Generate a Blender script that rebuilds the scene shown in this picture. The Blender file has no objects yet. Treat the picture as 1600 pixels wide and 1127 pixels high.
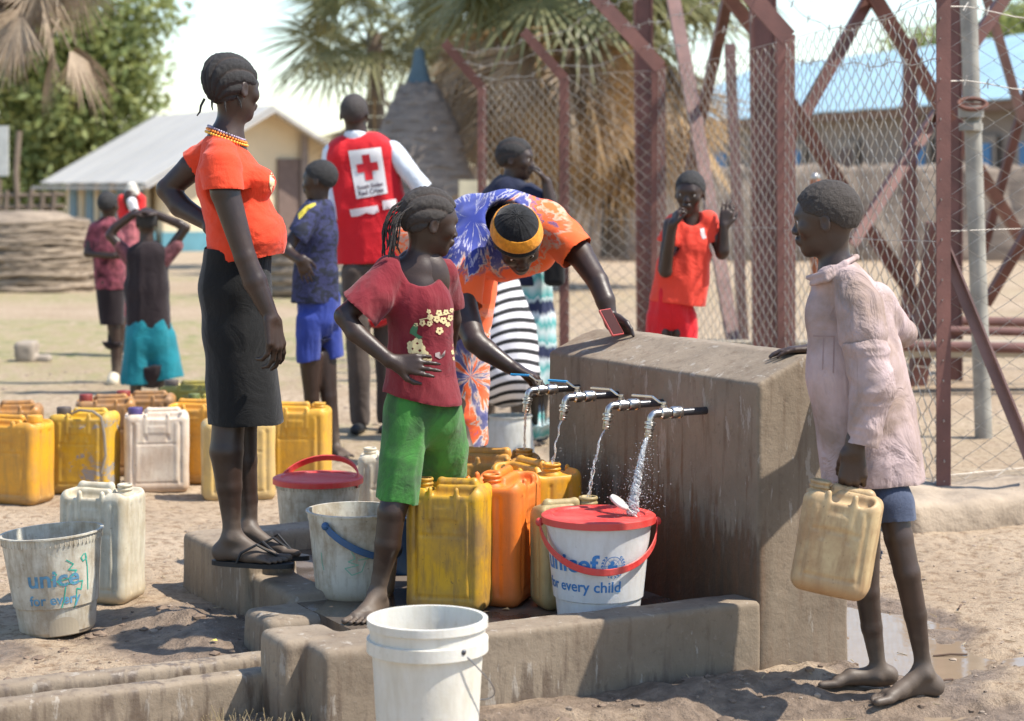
import bpy, bmesh, math, random
import numpy as np
from mathutils import Vector, Matrix
from mathutils.bvhtree import BVHTree
random.seed(7)
rng = np.random.RandomState(11)
C = bpy.context.scene.collection
SC = bpy.context.scene

# ------------------------------------------------------------------ camera, sky, sun, exposure
CAMZ = 1.35
F = 3111.0
cam = bpy.data.cameras.new('camera'); camo = bpy.data.objects.new('camera', cam); C.objects.link(camo)
camo.location = (0, 0, CAMZ); camo.rotation_euler = (math.pi/2, 0, 0)
cam.sensor_width = 36; cam.lens = 70; cam.shift_y = -273.5/1600
cam.clip_start = 0.1; cam.clip_end = 3000
cam.dof.use_dof = True; cam.dof.focus_distance = 5.75; cam.dof.aperture_fstop = 4.0
SC.camera = camo
W = bpy.data.worlds.new('World'); SC.world = W; W.use_nodes = True
nt = W.node_tree; nt.nodes.clear()
sky = nt.nodes.new('ShaderNodeTexSky'); sky.sky_type = 'NISHITA'; sky.sun_disc = False
SUN_EL = 56; SUN_AZ = 99
sky.sun_elevation = math.radians(SUN_EL); sky.sun_rotation = math.radians(SUN_AZ)
sky.air_density = 1.15; sky.dust_density = 0.4; sky.ozone_density = 2.2
bg = nt.nodes.new('ShaderNodeBackground'); bg.inputs[1].default_value = 0.15
wo = nt.nodes.new('ShaderNodeOutputWorld')
nt.links.new(sky.outputs[0], bg.inputs[0]); nt.links.new(bg.outputs[0], wo.inputs[0])
sl = bpy.data.lights.new('sun', 'SUN'); sl.energy = 4.8; sl.angle = math.radians(0.6); sl.color = (1, .935, .83)
so = bpy.data.objects.new('sun', sl); C.objects.link(so)
S = Vector((math.sin(math.radians(SUN_AZ))*math.cos(math.radians(SUN_EL)), math.cos(math.radians(SUN_AZ))*math.cos(math.radians(SUN_EL)), math.sin(math.radians(SUN_EL))))
so.rotation_euler = S.to_track_quat('Z', 'Y').to_euler(); so.location = S*30
SC.view_settings.view_transform = 'Standard'; SC.view_settings.look = 'None'
SC.view_settings.exposure = 0.74; SC.view_settings.gamma = 1
SC.render.engine = 'CYCLES'

# ------------------------------------------------------------------ places
def P(px, py, Y):      # the world point seen at (px, py) of the 1600 px photograph at distance Y
    return Vector(((px-800)*Y/F, Y, CAMZ-(py-290)*Y/F))
def G(px, py, z=0.0):  # the same on the horizontal plane z
    return P(px, py, F*(CAMZ-z)/(py-290))

# ------------------------------------------------------------------ objects
def tag(o, label=None, cat=None, group=None, kind=None):
    if label: o['label'] = label
    if cat: o['category'] = cat
    if group: o['group'] = group
    if kind: o['kind'] = kind
    return o
def empty(name, loc, label=None, cat=None, group=None, rz=0, kind=None):
    o = bpy.data.objects.new(name, None); C.objects.link(o); o.location = loc; o.rotation_euler = (0, 0, rz)
    o.empty_display_size = .1
    return tag(o, label, cat, group, kind)
def link(name, me, mat=None, parent=None, loc=None, smooth=True):
    o = bpy.data.objects.new(name, me); C.objects.link(o)
    if mat is not None and not me.materials: me.materials.append(mat)
    if parent is not None: o.parent = parent
    if loc is not None: o.location = loc
    if smooth and len(me.polygons): me.polygons.foreach_set('use_smooth', [True]*len(me.polygons))
    return o
def mesh(v, f, name='mesh'):
    me = bpy.data.meshes.new(name)
    v = np.asarray(v, dtype=np.float32)
    if isinstance(f, np.ndarray):
        n, k = f.shape
        me.vertices.add(len(v)); me.vertices.foreach_set('co', v.ravel())
        me.loops.add(n*k); me.loops.foreach_set('vertex_index', f.astype(np.int32).ravel())
        me.polygons.add(n); me.polygons.foreach_set('loop_start', np.arange(0, n*k, k, dtype=np.int32))
        me.polygons.foreach_set('loop_total', np.full(n, k, dtype=np.int32))
        me.update(calc_edges=True); me.validate()
    else:
        me.from_pydata([tuple(x) for x in v], [], f); me.update()
    return me
def copy_tree(o, parent=None):
    c = o.copy(); C.objects.link(c)
    if parent is not None: c.parent = parent
    for ch in list(o.children): copy_tree(ch, c)
    return c
class MB:               # collects simple solids for ONE mesh
    def __init__(s): s.v = []; s.f = []
    def add(s, v, f):
        b = len(s.v); s.v += [tuple(x) for x in v]; s.f += [tuple(i+b for i in q) for q in f]; return s
    def box(s, c, d, rot=None):
        c = Vector(c); v = []
        for x in (-.5, .5):
            for y in (-.5, .5):
                for z in (-.5, .5):
                    p = Vector((x*d[0], y*d[1], z*d[2]))
                    if rot is not None: p = rot @ p
                    v.append(c+p)
        return s.add(v, [(0,1,3,2),(4,6,7,5),(0,4,5,1),(2,3,7,6),(0,2,6,4),(1,5,7,3)])
    def bar(s, a, b, w, d=None, up=None):      # box beam from a to b
        a = Vector(a); b = Vector(b); t = (b-a).normalized()
        up = Vector(up) if up is not None else (Vector((0, 1, 0)) if abs(t.y) < .9 else Vector((1, 0, 0)))
        x = t.cross(up).normalized(); y = t.cross(x).normalized(); d = d or w
        v = [p+x*i*w/2+y*j*d/2 for p in (a, b) for i, j in ((-1,-1),(1,-1),(1,1),(-1,1))]
        return s.add(v, [(0,3,2,1),(4,5,6,7),(0,1,5,4),(1,2,6,5),(2,3,7,6),(3,0,4,7)])
    def angle(s, a, b, w, th=.012, up=None, flip=1):     # L-section steel
        a = Vector(a); b = Vector(b); t = (b-a).normalized()
        up = Vector(up) if up is not None else (Vector((0, 1, 0)) if abs(t.y) < .9 else Vector((1, 0, 0)))
        x = t.cross(up).normalized(); y = t.cross(x).normalized()
        pts = [(-w/2,-w/2),(w/2,-w/2),(w/2,-w/2+th),(-w/2+th,-w/2+th),(-w/2+th,w/2),(-w/2,w/2)]
        v = [p+x*i*flip+y*j for p in (a, b) for i, j in pts]
        f = [(0,1,7,6),(1,2,8,7),(2,3,9,8),(3,4,10,9),(4,5,11,10),(5,0,6,11),(3,2,1,0),(5,4,3,0),(6,7,8,9),(6,9,10,11)]
        if flip < 0: f = [tuple(reversed(q)) for q in f]
        return s.add(v, f)
    def tube(s, pts, r, n=8, cap=True, closed=False):
        pts = [Vector(p) for p in pts]; m = len(pts); rs = r if hasattr(r, '__len__') else [r]*m
        base = len(s.v); prev = None
        for i, p in enumerate(pts):
            if closed: t = (pts[(i+1) % m]-pts[i-1]).normalized()
            else: t = (pts[min(i+1, m-1)]-pts[max(i-1, 0)]).normalized()
            if prev is None:
                a = Vector((0, 0, 1)) if abs(t.z) < .9 else Vector((1, 0, 0)); x = t.cross(a).normalized()
            else: x = (prev-t*prev.dot(t)).normalized()
            prev = x; y = t.cross(x)
            for k in range(n):
                an = 2*math.pi*k/n; s.v.append(tuple(p+(x*math.cos(an)+y*math.sin(an))*rs[i]))
        for i in range(m if closed else m-1):
            j = (i+1) % m
            for k in range(n):
                s.f.append((base+i*n+k, base+i*n+(k+1) % n, base+j*n+(k+1) % n, base+j*n+k))
        if cap and not closed:
            s.f.append(tuple(base+k for k in reversed(range(n)))); s.f.append(tuple(base+(m-1)*n+k for k in range(n)))
        return s
    def lathe(s, prof, n=40, c=(0, 0, 0), M=None):   # prof: (r, z) list
        base = len(s.v)
        for r, z in prof:
            for k in range(n):
                a = 2*math.pi*k/n; p = Vector((r*math.cos(a), r*math.sin(a), z))
                if M is not None: p = M @ p
                s.v.append(tuple(p+Vector(c)))
        for i in range(len(prof)-1):
            for k in range(n):
                s.f.append((base+i*n+k, base+i*n+(k+1) % n, base+(i+1)*n+(k+1) % n, base+(i+1)*n+k))
        return s
    def disc(s, c, r, n=32, up=1):
        b = len(s.v)
        for k in range(n):
            a = 2*math.pi*k/n*up; s.v.append((c[0]+r*math.cos(a), c[1]+r*math.sin(a), c[2]))
        s.f.append(tuple(range(b, b+n))); return s
    def sphere(s, c, r, n=10, m=7, sc=(1, 1, 1)):
        v = [(c[0], c[1], c[2]+r*sc[2])]
        for i in range(1, m):
            th = math.pi*i/m
            for k in range(n):
                a = 2*math.pi*k/n; v.append((c[0]+r*sc[0]*math.sin(th)*math.cos(a), c[1]+r*sc[1]*math.sin(th)*math.sin(a), c[2]+r*sc[2]*math.cos(th)))
        v.append((c[0], c[1], c[2]-r*sc[2])); f = []
        for k in range(n): f.append((0, 1+k, 1+(k+1) % n))
        for i in range(m-2):
            for k in range(n):
                a = 1+i*n+k; b = 1+i*n+(k+1) % n; f.append((a, a+n, b+n, b))
        L = len(v)-1
        for k in range(n): f.append((L, 1+(m-2)*n+(k+1) % n, 1+(m-2)*n+k))
        return s.add(v, f)
    def shift(s, o): s.v = [(x-o[0], y-o[1], z-o[2]) for x, y, z in s.v]; return s
    def me(s, name='mesh'): return mesh(s.v, s.f, name)
    def build(s, name, mat, parent=None, world=True, smooth=False, bevel=0, loc=None):
        q = parent
        while world and q is not None: s.shift(q.location); q = q.parent
        if loc is not None: s.shift(loc)
        o = link(name, s.me(name), mat, parent, smooth=False)
        if loc is not None: o.location = loc
        if smooth: shade(o, smooth if smooth is not True else 35)
        if bevel:
            b = o.modifiers.new('b', 'BEVEL'); b.width = bevel; b.segments = 2; b.limit_method = 'ANGLE'
        return o
def shade(o, deg=35):
    me = o.data; me.polygons.foreach_set('use_smooth', [True]*len(me.polygons))
    bm = bmesh.new(); bm.from_mesh(me); c = math.radians(deg)
    for e in bm.edges:
        if len(e.link_faces) == 2: e.smooth = e.calc_face_angle(0) < c
    bm.to_mesh(me); bm.free()
    return o

# ------------------------------------------------------------------ numpy noise
def _h(ix, iy, iz, seed):
    n = (ix*374761393 + iy*668265263 + iz*2147483647 + seed*974634777) & 0xffffffff
    n = ((n ^ (n >> 13))*1274126177) & 0xffffffff
    n = n ^ (n >> 16)
    return (n & 0xffff)/32767.5-1.0
def vnoise(p, sc=1.0, seed=0):
    p = np.asarray(p, dtype=np.float64)*sc; i = np.floor(p).astype(np.int64); f = p-i; f = f*f*(3-2*f)
    x, y, z = i[:, 0], i[:, 1], i[:, 2]; u, v, w = f[:, 0], f[:, 1], f[:, 2]
    def L(a, b, t): return a+(b-a)*t
    return L(L(L(_h(x,y,z,seed), _h(x+1,y,z,seed), u), L(_h(x,y+1,z,seed), _h(x+1,y+1,z,seed), u), v),
             L(L(_h(x,y,z+1,seed), _h(x+1,y,z+1,seed), u), L(_h(x,y+1,z+1,seed), _h(x+1,y+1,z+1,seed), u), v), w)
def fbm(p, sc=1.0, seed=0, o=3):
    r = 0; a = 1
    for i in range(o): r = r+a*vnoise(p, sc*2**i, seed+i*7); a *= .5
    return r

# ------------------------------------------------------------------ implicit surfaces -> one continuous mesh (surface nets)
def rc(a, b, ra, rb, k=.015, q=None, qa=None):     # round cone
    return dict(t='rc', a=np.array(a, float), b=np.array(b, float), ra=ra, rb=rb, k=k, q=q, qa=qa)
def el(c, r, k=.015, R=None, op='u'):                # ellipsoid, R columns = axes
    return dict(t='el', c=np.array(c, float), r=np.array(r, float), k=k, R=None if R is None else np.array(R, float), op=op)
def bx(c, h, rad=.01, k=.01, R=None, op='u'):        # rounded box
    return dict(t='bx', c=np.array(c, float), h=np.array(h, float), rad=rad, k=k, R=None if R is None else np.array(R, float), op=op)
def sub(p, k=None):
    p['op'] = 's'
    if k is not None: p['k'] = k
    return p
def _bounds(p):
    if p['t'] == 'rc':
        q = max(1., p['q'] or 1)
        lo = np.minimum(p['a']-p['ra']*q, p['b']-p['rb']*q); hi = np.maximum(p['a']+p['ra']*q, p['b']+p['rb']*q)
    elif p['t'] == 'el':
        m = p['r'] if p['R'] is None else np.abs(p['R']) @ p['r']; lo = p['c']-m; hi = p['c']+m
    else:
        m = p['h'] if p['R'] is None else np.abs(p['R']) @ p['h']; lo = p['c']-m; hi = p['c']+m
    return lo, hi
def _dist(p, X):
    if p['t'] == 'rc':
        a, b, ra, rb = p['a'], p['b'], p['ra'], p['rb']
        if p['q']:
            n = p['qa']; g = (1/p['q']-1); X = X+((X-a) @ n)[..., None]*n*g; b = b+n*((b-a) @ n)*g
        ba = b-a; l2 = max(ba @ ba, 1e-12); t = np.clip(((X-a) @ ba)/l2, 0, 1)
        d = np.linalg.norm(X-a-t[..., None]*ba, axis=-1)-(ra+(rb-ra)*t)
        if p['q'] and p['q'] < 1: d = d*p['q']
        return d
    Y = X-p['c']
    if p['R'] is not None: Y = Y @ p['R']
    if p['t'] == 'el':
        r = p['r']; k0 = np.linalg.norm(Y/r, axis=-1); k1 = np.linalg.norm(Y/(r*r), axis=-1)+1e-9
        return k0*(k0-1)/k1
    q = np.abs(Y)-(p['h']-p['rad'])
    return np.linalg.norm(np.maximum(q, 0), axis=-1)+np.minimum(q.max(-1), 0)-p['rad']
def nets(prims, h, post=None, smooth=1, cuts=(), wav=0.0, seed=0):
    adds = [_bounds(p) for p in prims if p.get('op', 'u') == 'u']
    lo = np.min([b[0] for b in adds], 0)-3*h; hi = np.max([b[1] for b in adds], 0)+3*h
    n = np.ceil((hi-lo)/h).astype(int)+1
    Fd = np.full(n, .2, dtype=np.float32)
    ax = [lo[i]+h*np.arange(n[i]) for i in range(3)]
    def grid(sl): return np.stack(np.meshgrid(ax[0][sl[0]], ax[1][sl[1]], ax[2][sl[2]], indexing='ij'), -1)
    def slc(l, u, m):
        a = np.clip(np.floor((l-m-lo)/h).astype(int), 0, n); b = np.clip(np.ceil((u+m-lo)/h).astype(int)+1, 0, n)
        return tuple(slice(a[i], b[i]) for i in range(3))
    for p in prims:
        k = max(p['k'], 1e-4); l, u = _bounds(p); sl = slc(l, u, k*1.05+3*h)
        if min(s.stop-s.start for s in sl) <= 0: continue
        d = _dist(p, grid(sl)); A = Fd[sl]
        if p.get('op', 'u') == 'u':
            t = np.clip(.5+.5*(A-d)/k, 0, 1); Fd[sl] = A+(d-A)*t-k*t*(1-t)
        else:
            d = -d; t = np.clip(.5+.5*(d-A)/k, 0, 1); Fd[sl] = A+(d-A)*t+k*t*(1-t)
    def cutf(c, X):
        p, nn = c[0], c[1]; d = (X-p) @ nn
        if wav: d = d+wav*np.sin((X @ np.array([31., 17., 9.]))+seed)+wav*.6*np.sin(X @ np.array([-13., 47., 21.]))
        return d
    for c in cuts:
        p, nn, rad = c; sl = slc(p-rad, p+rad, 0)
        if min(s.stop-s.start for s in sl) <= 0: continue
        X = grid(sl); d = cutf(c, X); m = np.linalg.norm(X-p, axis=-1) < rad
        A = Fd[sl]; Fd[sl] = np.where(m, np.maximum(A, d), A)
    if post is not None:
        X = grid((slice(0, n[0]), slice(0, n[1]), slice(0, n[2]))); Fd = post(Fd, X)
    S_ = Fd < 0
    cs = [(0,0,0),(1,0,0),(0,1,0),(1,1,0),(0,0,1),(1,0,1),(0,1,1),(1,1,1)]
    m = n-1
    cnt = np.zeros(m, np.int8)
    for c in cs: cnt += S_[c[0]:c[0]+m[0], c[1]:c[1]+m[1], c[2]:c[2]+m[2]]
    act = (cnt > 0) & (cnt < 8); I = np.argwhere(act); idm = np.full(m, -1, np.int32); idm[act] = np.arange(len(I))
    vals = np.stack([Fd[I[:, 0]+c[0], I[:, 1]+c[1], I[:, 2]+c[2]] for c in cs], 1)
    acc = np.zeros((len(I), 3)); nn = np.zeros(len(I))
    for a in range(8):
        for b in range(a+1, 8):
            if bin(a ^ b).count('1') != 1: continue
            fa, fb = vals[:, a], vals[:, b]; x = (fa < 0) != (fb < 0); t = fa/(np.where(x, fa-fb, 1))
            pa = np.array([a & 1, (a >> 1) & 1, (a >> 2) & 1], float); pb = np.array([b & 1, (b >> 1) & 1, (b >> 2) & 1], float)
            acc += np.where(x[:, None], pa+(pb-pa)*t[:, None], 0); nn += x
    V = lo+h*(I+acc/nn[:, None])
    quads = []
    for d in range(3):
        e = [0, 0, 0]; e[d] = 1; u, w = (d+1) % 3, (d+2) % 3
        A = S_[tuple(slice(1, m[i]) if i != d else slice(0, m[i]) for i in range(3))]
        B = S_[tuple(slice(1, m[i]) if i != d else slice(1, m[i]+1) for i in range(3))]
        E = np.argwhere(A != B); s = A[tuple(E.T)]
        E = E.copy(); E[:, u] += 1; E[:, w] += 1
        def cid(du, dw):
            q = E.copy(); q[:, u] -= du; q[:, w] -= dw; return idm[q[:, 0], q[:, 1], q[:, 2]]
        q = np.stack([cid(1, 1), cid(0, 1), cid(0, 0), cid(1, 0)], 1)
        q[~s] = q[~s][:, ::-1]; quads.append(q)
    Q = np.concatenate(quads)
    ed = np.concatenate([Q[:, [0, 1]], Q[:, [1, 2]], Q[:, [2, 3]], Q[:, [3, 0]]])
    for _ in range(smooth):
        sm = np.stack([np.bincount(ed[:, 0], V[ed[:, 1], i], len(V)) for i in range(3)], 1); ct = np.bincount(ed[:, 0], minlength=len(V))
        V = V*.5+.5*sm/np.maximum(ct, 1)[:, None]
    for c in cuts:          # crisp hems: snap to the cut, drop the cap
        p, pn, rad = c; d = cutf(c, V); inr = np.linalg.norm(V-p, axis=1) < rad
        near = inr & (d > -.75*h); V[near] -= pn*d[near][:, None]
        fm = near[Q].all(1); Q = Q[~fm]
    return V, Q
def keep_big(V, Q, frac=.12):      # drop scraps left beyond a cut
    n = len(V); lab = np.arange(n); e = np.concatenate([Q[:, [0, 1]], Q[:, [1, 2]], Q[:, [2, 3]]])
    for _ in range(400):
        m = np.minimum(lab[e[:, 0]], lab[e[:, 1]]); new = lab.copy(); np.minimum.at(new, e[:, 0], m); np.minimum.at(new, e[:, 1], m); new = new[new]; new = new[new]
        if (new == lab).all(): break
        lab = new
    c = np.bincount(lab[Q[:, 0]], minlength=n); big = c >= c.max()*frac; Q = Q[big[lab[Q[:, 0]]]]
    used = np.zeros(n, bool); used[Q.ravel()] = True; ix = np.cumsum(used)-1; return V[used], ix[Q]
def normals(V, Q):
    a = V[Q[:, 2]]-V[Q[:, 0]]; b = V[Q[:, 3]]-V[Q[:, 1]]; fn = np.cross(a, b); N = np.zeros_like(V)
    for i in range(4):
        for j in range(3): N[:, j] += np.bincount(Q[:, i], fn[:, j], len(V))
    return N/(np.linalg.norm(N, axis=1)[:, None]+1e-12)

# ------------------------------------------------------------------ materials
class NT:
    def __init__(s, name):
        s.m = bpy.data.materials.new(name); s.m.use_nodes = True; s.t = s.m.node_tree; s.b = s.t.nodes['Principled BSDF']
        s.co = s.n('ShaderNodeTexCoord'); s.oi = None
    def n(s, ty, **kw):
        x = s.t.nodes.new(ty)
        for k, v in kw.items(): setattr(x, k, v)
        return x
    def l(s, a, b): s.t.links.new(a, b)
    def val(s, sock, v):
        if hasattr(v, 'is_linked') or isinstance(v, bpy.types.NodeSocket): s.l(v, sock)
        else: sock.default_value = v
    def coord(s, scale=(1, 1, 1), rnd=False, geo=False):
        mp = s.n('ShaderNodeMapping'); mp.inputs['Scale'].default_value = scale
        s.l(s.n('ShaderNodeNewGeometry').outputs['Position'] if geo else s.co.outputs['Object'], mp.inputs[0])
        if rnd:
            oi = s.n('ShaderNodeObjectInfo'); mu = s.math('MULTIPLY', oi.outputs['Random'], 37.0)
            cb = s.n('ShaderNodeCombineXYZ'); s.l(mu, cb.inputs[0]); s.l(mu, cb.inputs[2]); s.l(cb.outputs[0], mp.inputs['Location'])
        return mp.outputs[0]
    def noise(s, vec, scale, detail=4, rough=.55, dist=0):
        x = s.n('ShaderNodeTexNoise'); s.l(vec, x.inputs['Vector']); x.inputs['Scale'].default_value = scale
        x.inputs['Detail'].default_value = detail; x.inputs['Roughness'].default_value = rough; x.inputs['Distortion'].default_value = dist
        return x.outputs[0]
    def ramp(s, fac, stops, interp='LINEAR'):
        x = s.n('ShaderNodeValToRGB'); s.l(fac, x.inputs[0]); e = x.color_ramp; e.interpolation = interp
        while len(e.elements) < len(stops): e.elements.new(.5)
        for q, (p, c) in zip(e.elements, stops): q.position = p; q.color = (*c, 1) if hasattr(c, '__len__') else (c, c, c, 1)
        return x.outputs[0]
    def mix(s, fac, a, b, blend='MIX'):
        x = s.n('ShaderNodeMix', data_type='RGBA', blend_type=blend)
        s.val(x.inputs[0], fac)
        for i, v in ((6, a), (7, b)):
            if hasattr(v, '__len__') and not isinstance(v, bpy.types.NodeSocket): x.inputs[i].default_value = (*v, 1)
            else: s.l(v, x.inputs[i])
        return x.outputs[2]
    def math(s, op, a, b=0.0, c=None):
        x = s.n('ShaderNodeMath', operation=op); s.val(x.inputs[0], a); s.val(x.inputs[1], b)
        if c is not None: s.val(x.inputs[2], c)
        return x.outputs[0]
    def bump(s, h, strength=.3, dist=.01):
        x = s.n('ShaderNodeBump'); x.inputs['Strength'].default_value = strength; x.inputs['Distance'].default_value = dist
        s.l(h, x.inputs['Height']); s.l(x.outputs[0], s.b.inputs['Normal']); return x
    def set(s, **kw):
        for k, v in kw.items(): s.val(s.b.inputs[k.replace('_', ' ')], (*v, 1) if (k == 'Base_Color' and not isinstance(v, bpy.types.NodeSocket)) else v)
        return s
def plain(name, col, rough=.6, metal=0, var=.15, sc=6, bump=.15, bsc=60, spec=.5, bd=.003, sss=0):
    t = NT(name); v = t.coord(rnd=True); n = t.noise(v, sc, 5)
    c = t.mix(t.ramp(n, [(.3, 0), (.7, 1)]), tuple(x*(1-var) for x in col), tuple(min(1, x*(1+var)) for x in col))
    t.set(Base_Color=c, Roughness=rough, Metallic=metal)
    t.b.inputs['Specular IOR Level'].default_value = spec
    if bump: t.bump(t.noise(v, bsc, 3), bump, bd)
    if sss: t.b.inputs['Subsurface Weight'].default_value = sss; t.b.inputs['Subsurface Radius'].default_value = (.02, .01, .005)
    return t.m
def plastic(name, col, dirt=(.22, .17, .11), amt=.5, rough=.38, sc=9, scuff=None, low=.12):
    # moulded plastic with grime clouds, streaks, scratches and a muddy foot
    t = NT(name); v = t.coord(rnd=True); vs = t.coord((9, 9, 1.6), rnd=True)
    n1 = t.noise(v, sc, 8, .65); n2 = t.noise(vs, 5, 4, .6); n3 = t.noise(v, 90, 3)
    c = t.mix(t.ramp(t.noise(v, 3, 2), [(.3, 0), (.7, 1)]), tuple(x*.9 for x in col), col)
    m1 = t.ramp(n1, [(.40, 0), (.64, amt)]); c = t.mix(m1, c, dirt)
    m2 = t.ramp(n2, [(.46, 0), (.68, amt*.75)]); c = t.mix(m2, c, tuple(x*.8 for x in dirt))
    m3 = t.ramp(n3, [(.66, 0), (.74, amt*.8)]); c = t.mix(m3, c, tuple(x*.5 for x in dirt))
    if scuff is not None:
        m4 = t.ramp(t.noise(t.coord((1, 1, 1.2), rnd=True), 6, 9, .7, .6), [(.56, 0), (.59, 1)]); c = t.mix(m4, c, scuff)
    sep = t.n('ShaderNodeSeparateXYZ'); t.l(t.co.outputs['Object'], sep.inputs[0])
    lo = t.math('SUBTRACT', low, t.math('MULTIPLY', n1, low*.9)); f = t.math('SUBTRACT', lo, sep.outputs[2])
    f = t.math('MULTIPLY', f, 14.0); f = t.math('MINIMUM', t.math('MAXIMUM', f, 0.0), min(.75, amt+.15))
    c = t.mix(f, c, tuple(x*1.1 for x in dirt))
    t.set(Base_Color=c, Roughness=t.ramp(n1, [(.35, rough), (.7, min(1, rough+.35))]))
    t.bump(t.math('ADD', n3, t.math('MULTIPLY', n1, 3.0)), .12, .004)
    t.b.inputs['Subsurface Weight'].default_value = .12; t.b.inputs['Subsurface Radius'].default_value = (.03, .02, .01)
    return t.m
def cloth(name, col, var=.2, rough=.9, sc=5, weave=900, dirt=None, damt=.5, sheen=.15, wr=.22, wst=(1, 1, 1), wsc=7):
    t = NT(name); v = t.coord(); n = t.noise(v, sc, 5)
    c = t.mix(t.ramp(n, [(.3, 0), (.7, 1)]), tuple(x*(1-var) for x in col), tuple(min(1, x*(1+var)) for x in col))
    if dirt is not None: c = t.mix(t.ramp(t.noise(v, sc*1.7, 6, .6, .4), [(.44, 0), (.62, damt)]), c, dirt)
    t.set(Base_Color=c, Roughness=rough)
    t.b.inputs['Sheen Weight'].default_value = sheen; t.b.inputs['Specular IOR Level'].default_value = .2
    w = t.noise(t.coord(wst), wsc, 5, .55, 1.2); rg = t.math('SUBTRACT', 1.0, t.math('MULTIPLY', t.math('ABSOLUTE', t.math('SUBTRACT', w, .5)), 5.0)); rg = t.math('MAXIMUM', rg, 0.0)
    b1 = t.bump(t.math('ADD', t.noise(v, weave, 2), t.math('MULTIPLY', t.noise(v, 40, 3), 3.0)), .3, .0025)
    b2 = t.n('ShaderNodeBump'); b2.inputs['Strength'].default_value = wr; b2.inputs['Distance'].default_value = .012; t.l(t.math('ADD', rg, t.math('MULTIPLY', w, 2.0)), b2.inputs['Height']); t.l(b2.outputs[0], b1.inputs['Normal'])
    return t.m
def skin(name, col=(.034, .021, .016), rough=.42):
    t = NT(name); v = t.coord(); n = t.noise(v, 12, 5)
    c = t.mix(t.ramp(n, [(.35, 0), (.7, 1)]), tuple(x*.8 for x in col), tuple(x*1.35 for x in col))
    c = t.mix(t.ramp(t.noise(v, 45, 6, .7), [(.58, 0), (.75, .25)]), c, (.045, .033, .027))   # dry, dusty patches
    sp = t.n('ShaderNodeSeparateXYZ'); t.l(t.co.outputs['Object'], sp.inputs[0]); du = t.math('MULTIPLY', t.math('SUBTRACT', t.math('ADD', .10, t.math('MULTIPLY', n, .16)), sp.outputs[2]), 7.0)
    du = t.math('MINIMUM', t.math('MAXIMUM', du, 0.0), .5); c = t.mix(du, c, (.15, .115, .085))      # dusty feet and shins
    t.set(Base_Color=c, Roughness=t.math('ADD', t.ramp(n, [(.3, rough-.05), (.7, rough+.12)]), t.math('MULTIPLY', du, .3)))
    t.b.inputs['Specular IOR Level'].default_value = .5
    t.bump(t.math('ADD', t.noise(v, 260, 3), t.math('MULTIPLY', t.noise(v, 30, 3), 2.0)), .18, .0018)
    return t.m

# ================================================================== GROUND
def gspace(a, b, s0, g):
    r = [a]; s = s0
    while r[-1] < b: r.append(r[-1]+s); s *= g
    return r
PUD = [  # centre, radii, rotation of the puddles (world metres)
    (Vector((1.06, 5.98)), (.26, .42), .2), (Vector((.95, 5.06)), (.95, .085), .12), (Vector((1.5, 5.6)), (.09, .06), 0)]
def pud_field(X, Y, g=1.0):
    f = np.full(X.shape, 9.)
    pts = np.stack([X.ravel(), Y.ravel(), 0*X.ravel()], 1)
    w = .22*fbm(pts, 6, 3, 3).reshape(X.shape)
    for c, r, a in PUD:
        dx, dy = X-c[0], Y-c[1]; u = dx*math.cos(a)+dy*math.sin(a); v = -dx*math.sin(a)+dy*math.cos(a)
        f = np.minimum(f, np.sqrt((u/r[0])**2+(v/r[1])**2)+w)
    return f
E_ = Vector((.883, .469)); W_ = Vector((-.469, .883)); F1 = Vector((.683, 5.52))      # the tap stand's own axes
def L2(a, t, z=0.0): return Vector((F1.x-E_.x*a+W_.x*t, F1.y-E_.y*a+W_.y*t, z))
def gz(X, Y):
    X = np.asarray(X, float); Y = np.asarray(Y, float); p = np.stack([X.ravel(), Y.ravel(), 0*X.ravel()], 1)
    near = np.clip(1.3-(Y-4)/14, .25, 1)
    z = .012*fbm(p, 1.3, 1, 3).reshape(X.shape)+.008*fbm(p, 7, 2, 3).reshape(X.shape)*near
    z = z+.0035*fbm(p, 34, 5, 2).reshape(X.shape)*np.clip(1.6-(Y-4)/5, 0, 1)
    def heap(x, y, r, h):
        nonlocal z
        z = z+h*np.exp(-((X-x)**2+(Y-y)**2)/(r*r))*(1+.5*fbm(p, 16, 9, 2).reshape(X.shape))
    heap(.45, 5.26, .16, .035); heap(.72, 5.36, .14, .04); heap(.9, 5.5, .12, .03); heap(.05, 5.02, .2, .02)
    heap(-.98, 6.05, .16, .03); heap(-.9, 5.85, .12, .03); heap(-1.08, 6.2, .14, .02)
    f = pud_field(X, Y); z = z-.02*np.clip(1.35-f, 0, .35)/.35
    z = np.where(Y > 14, z-.35*np.clip((Y-14)/40, 0, 1), z)
    return z
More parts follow.
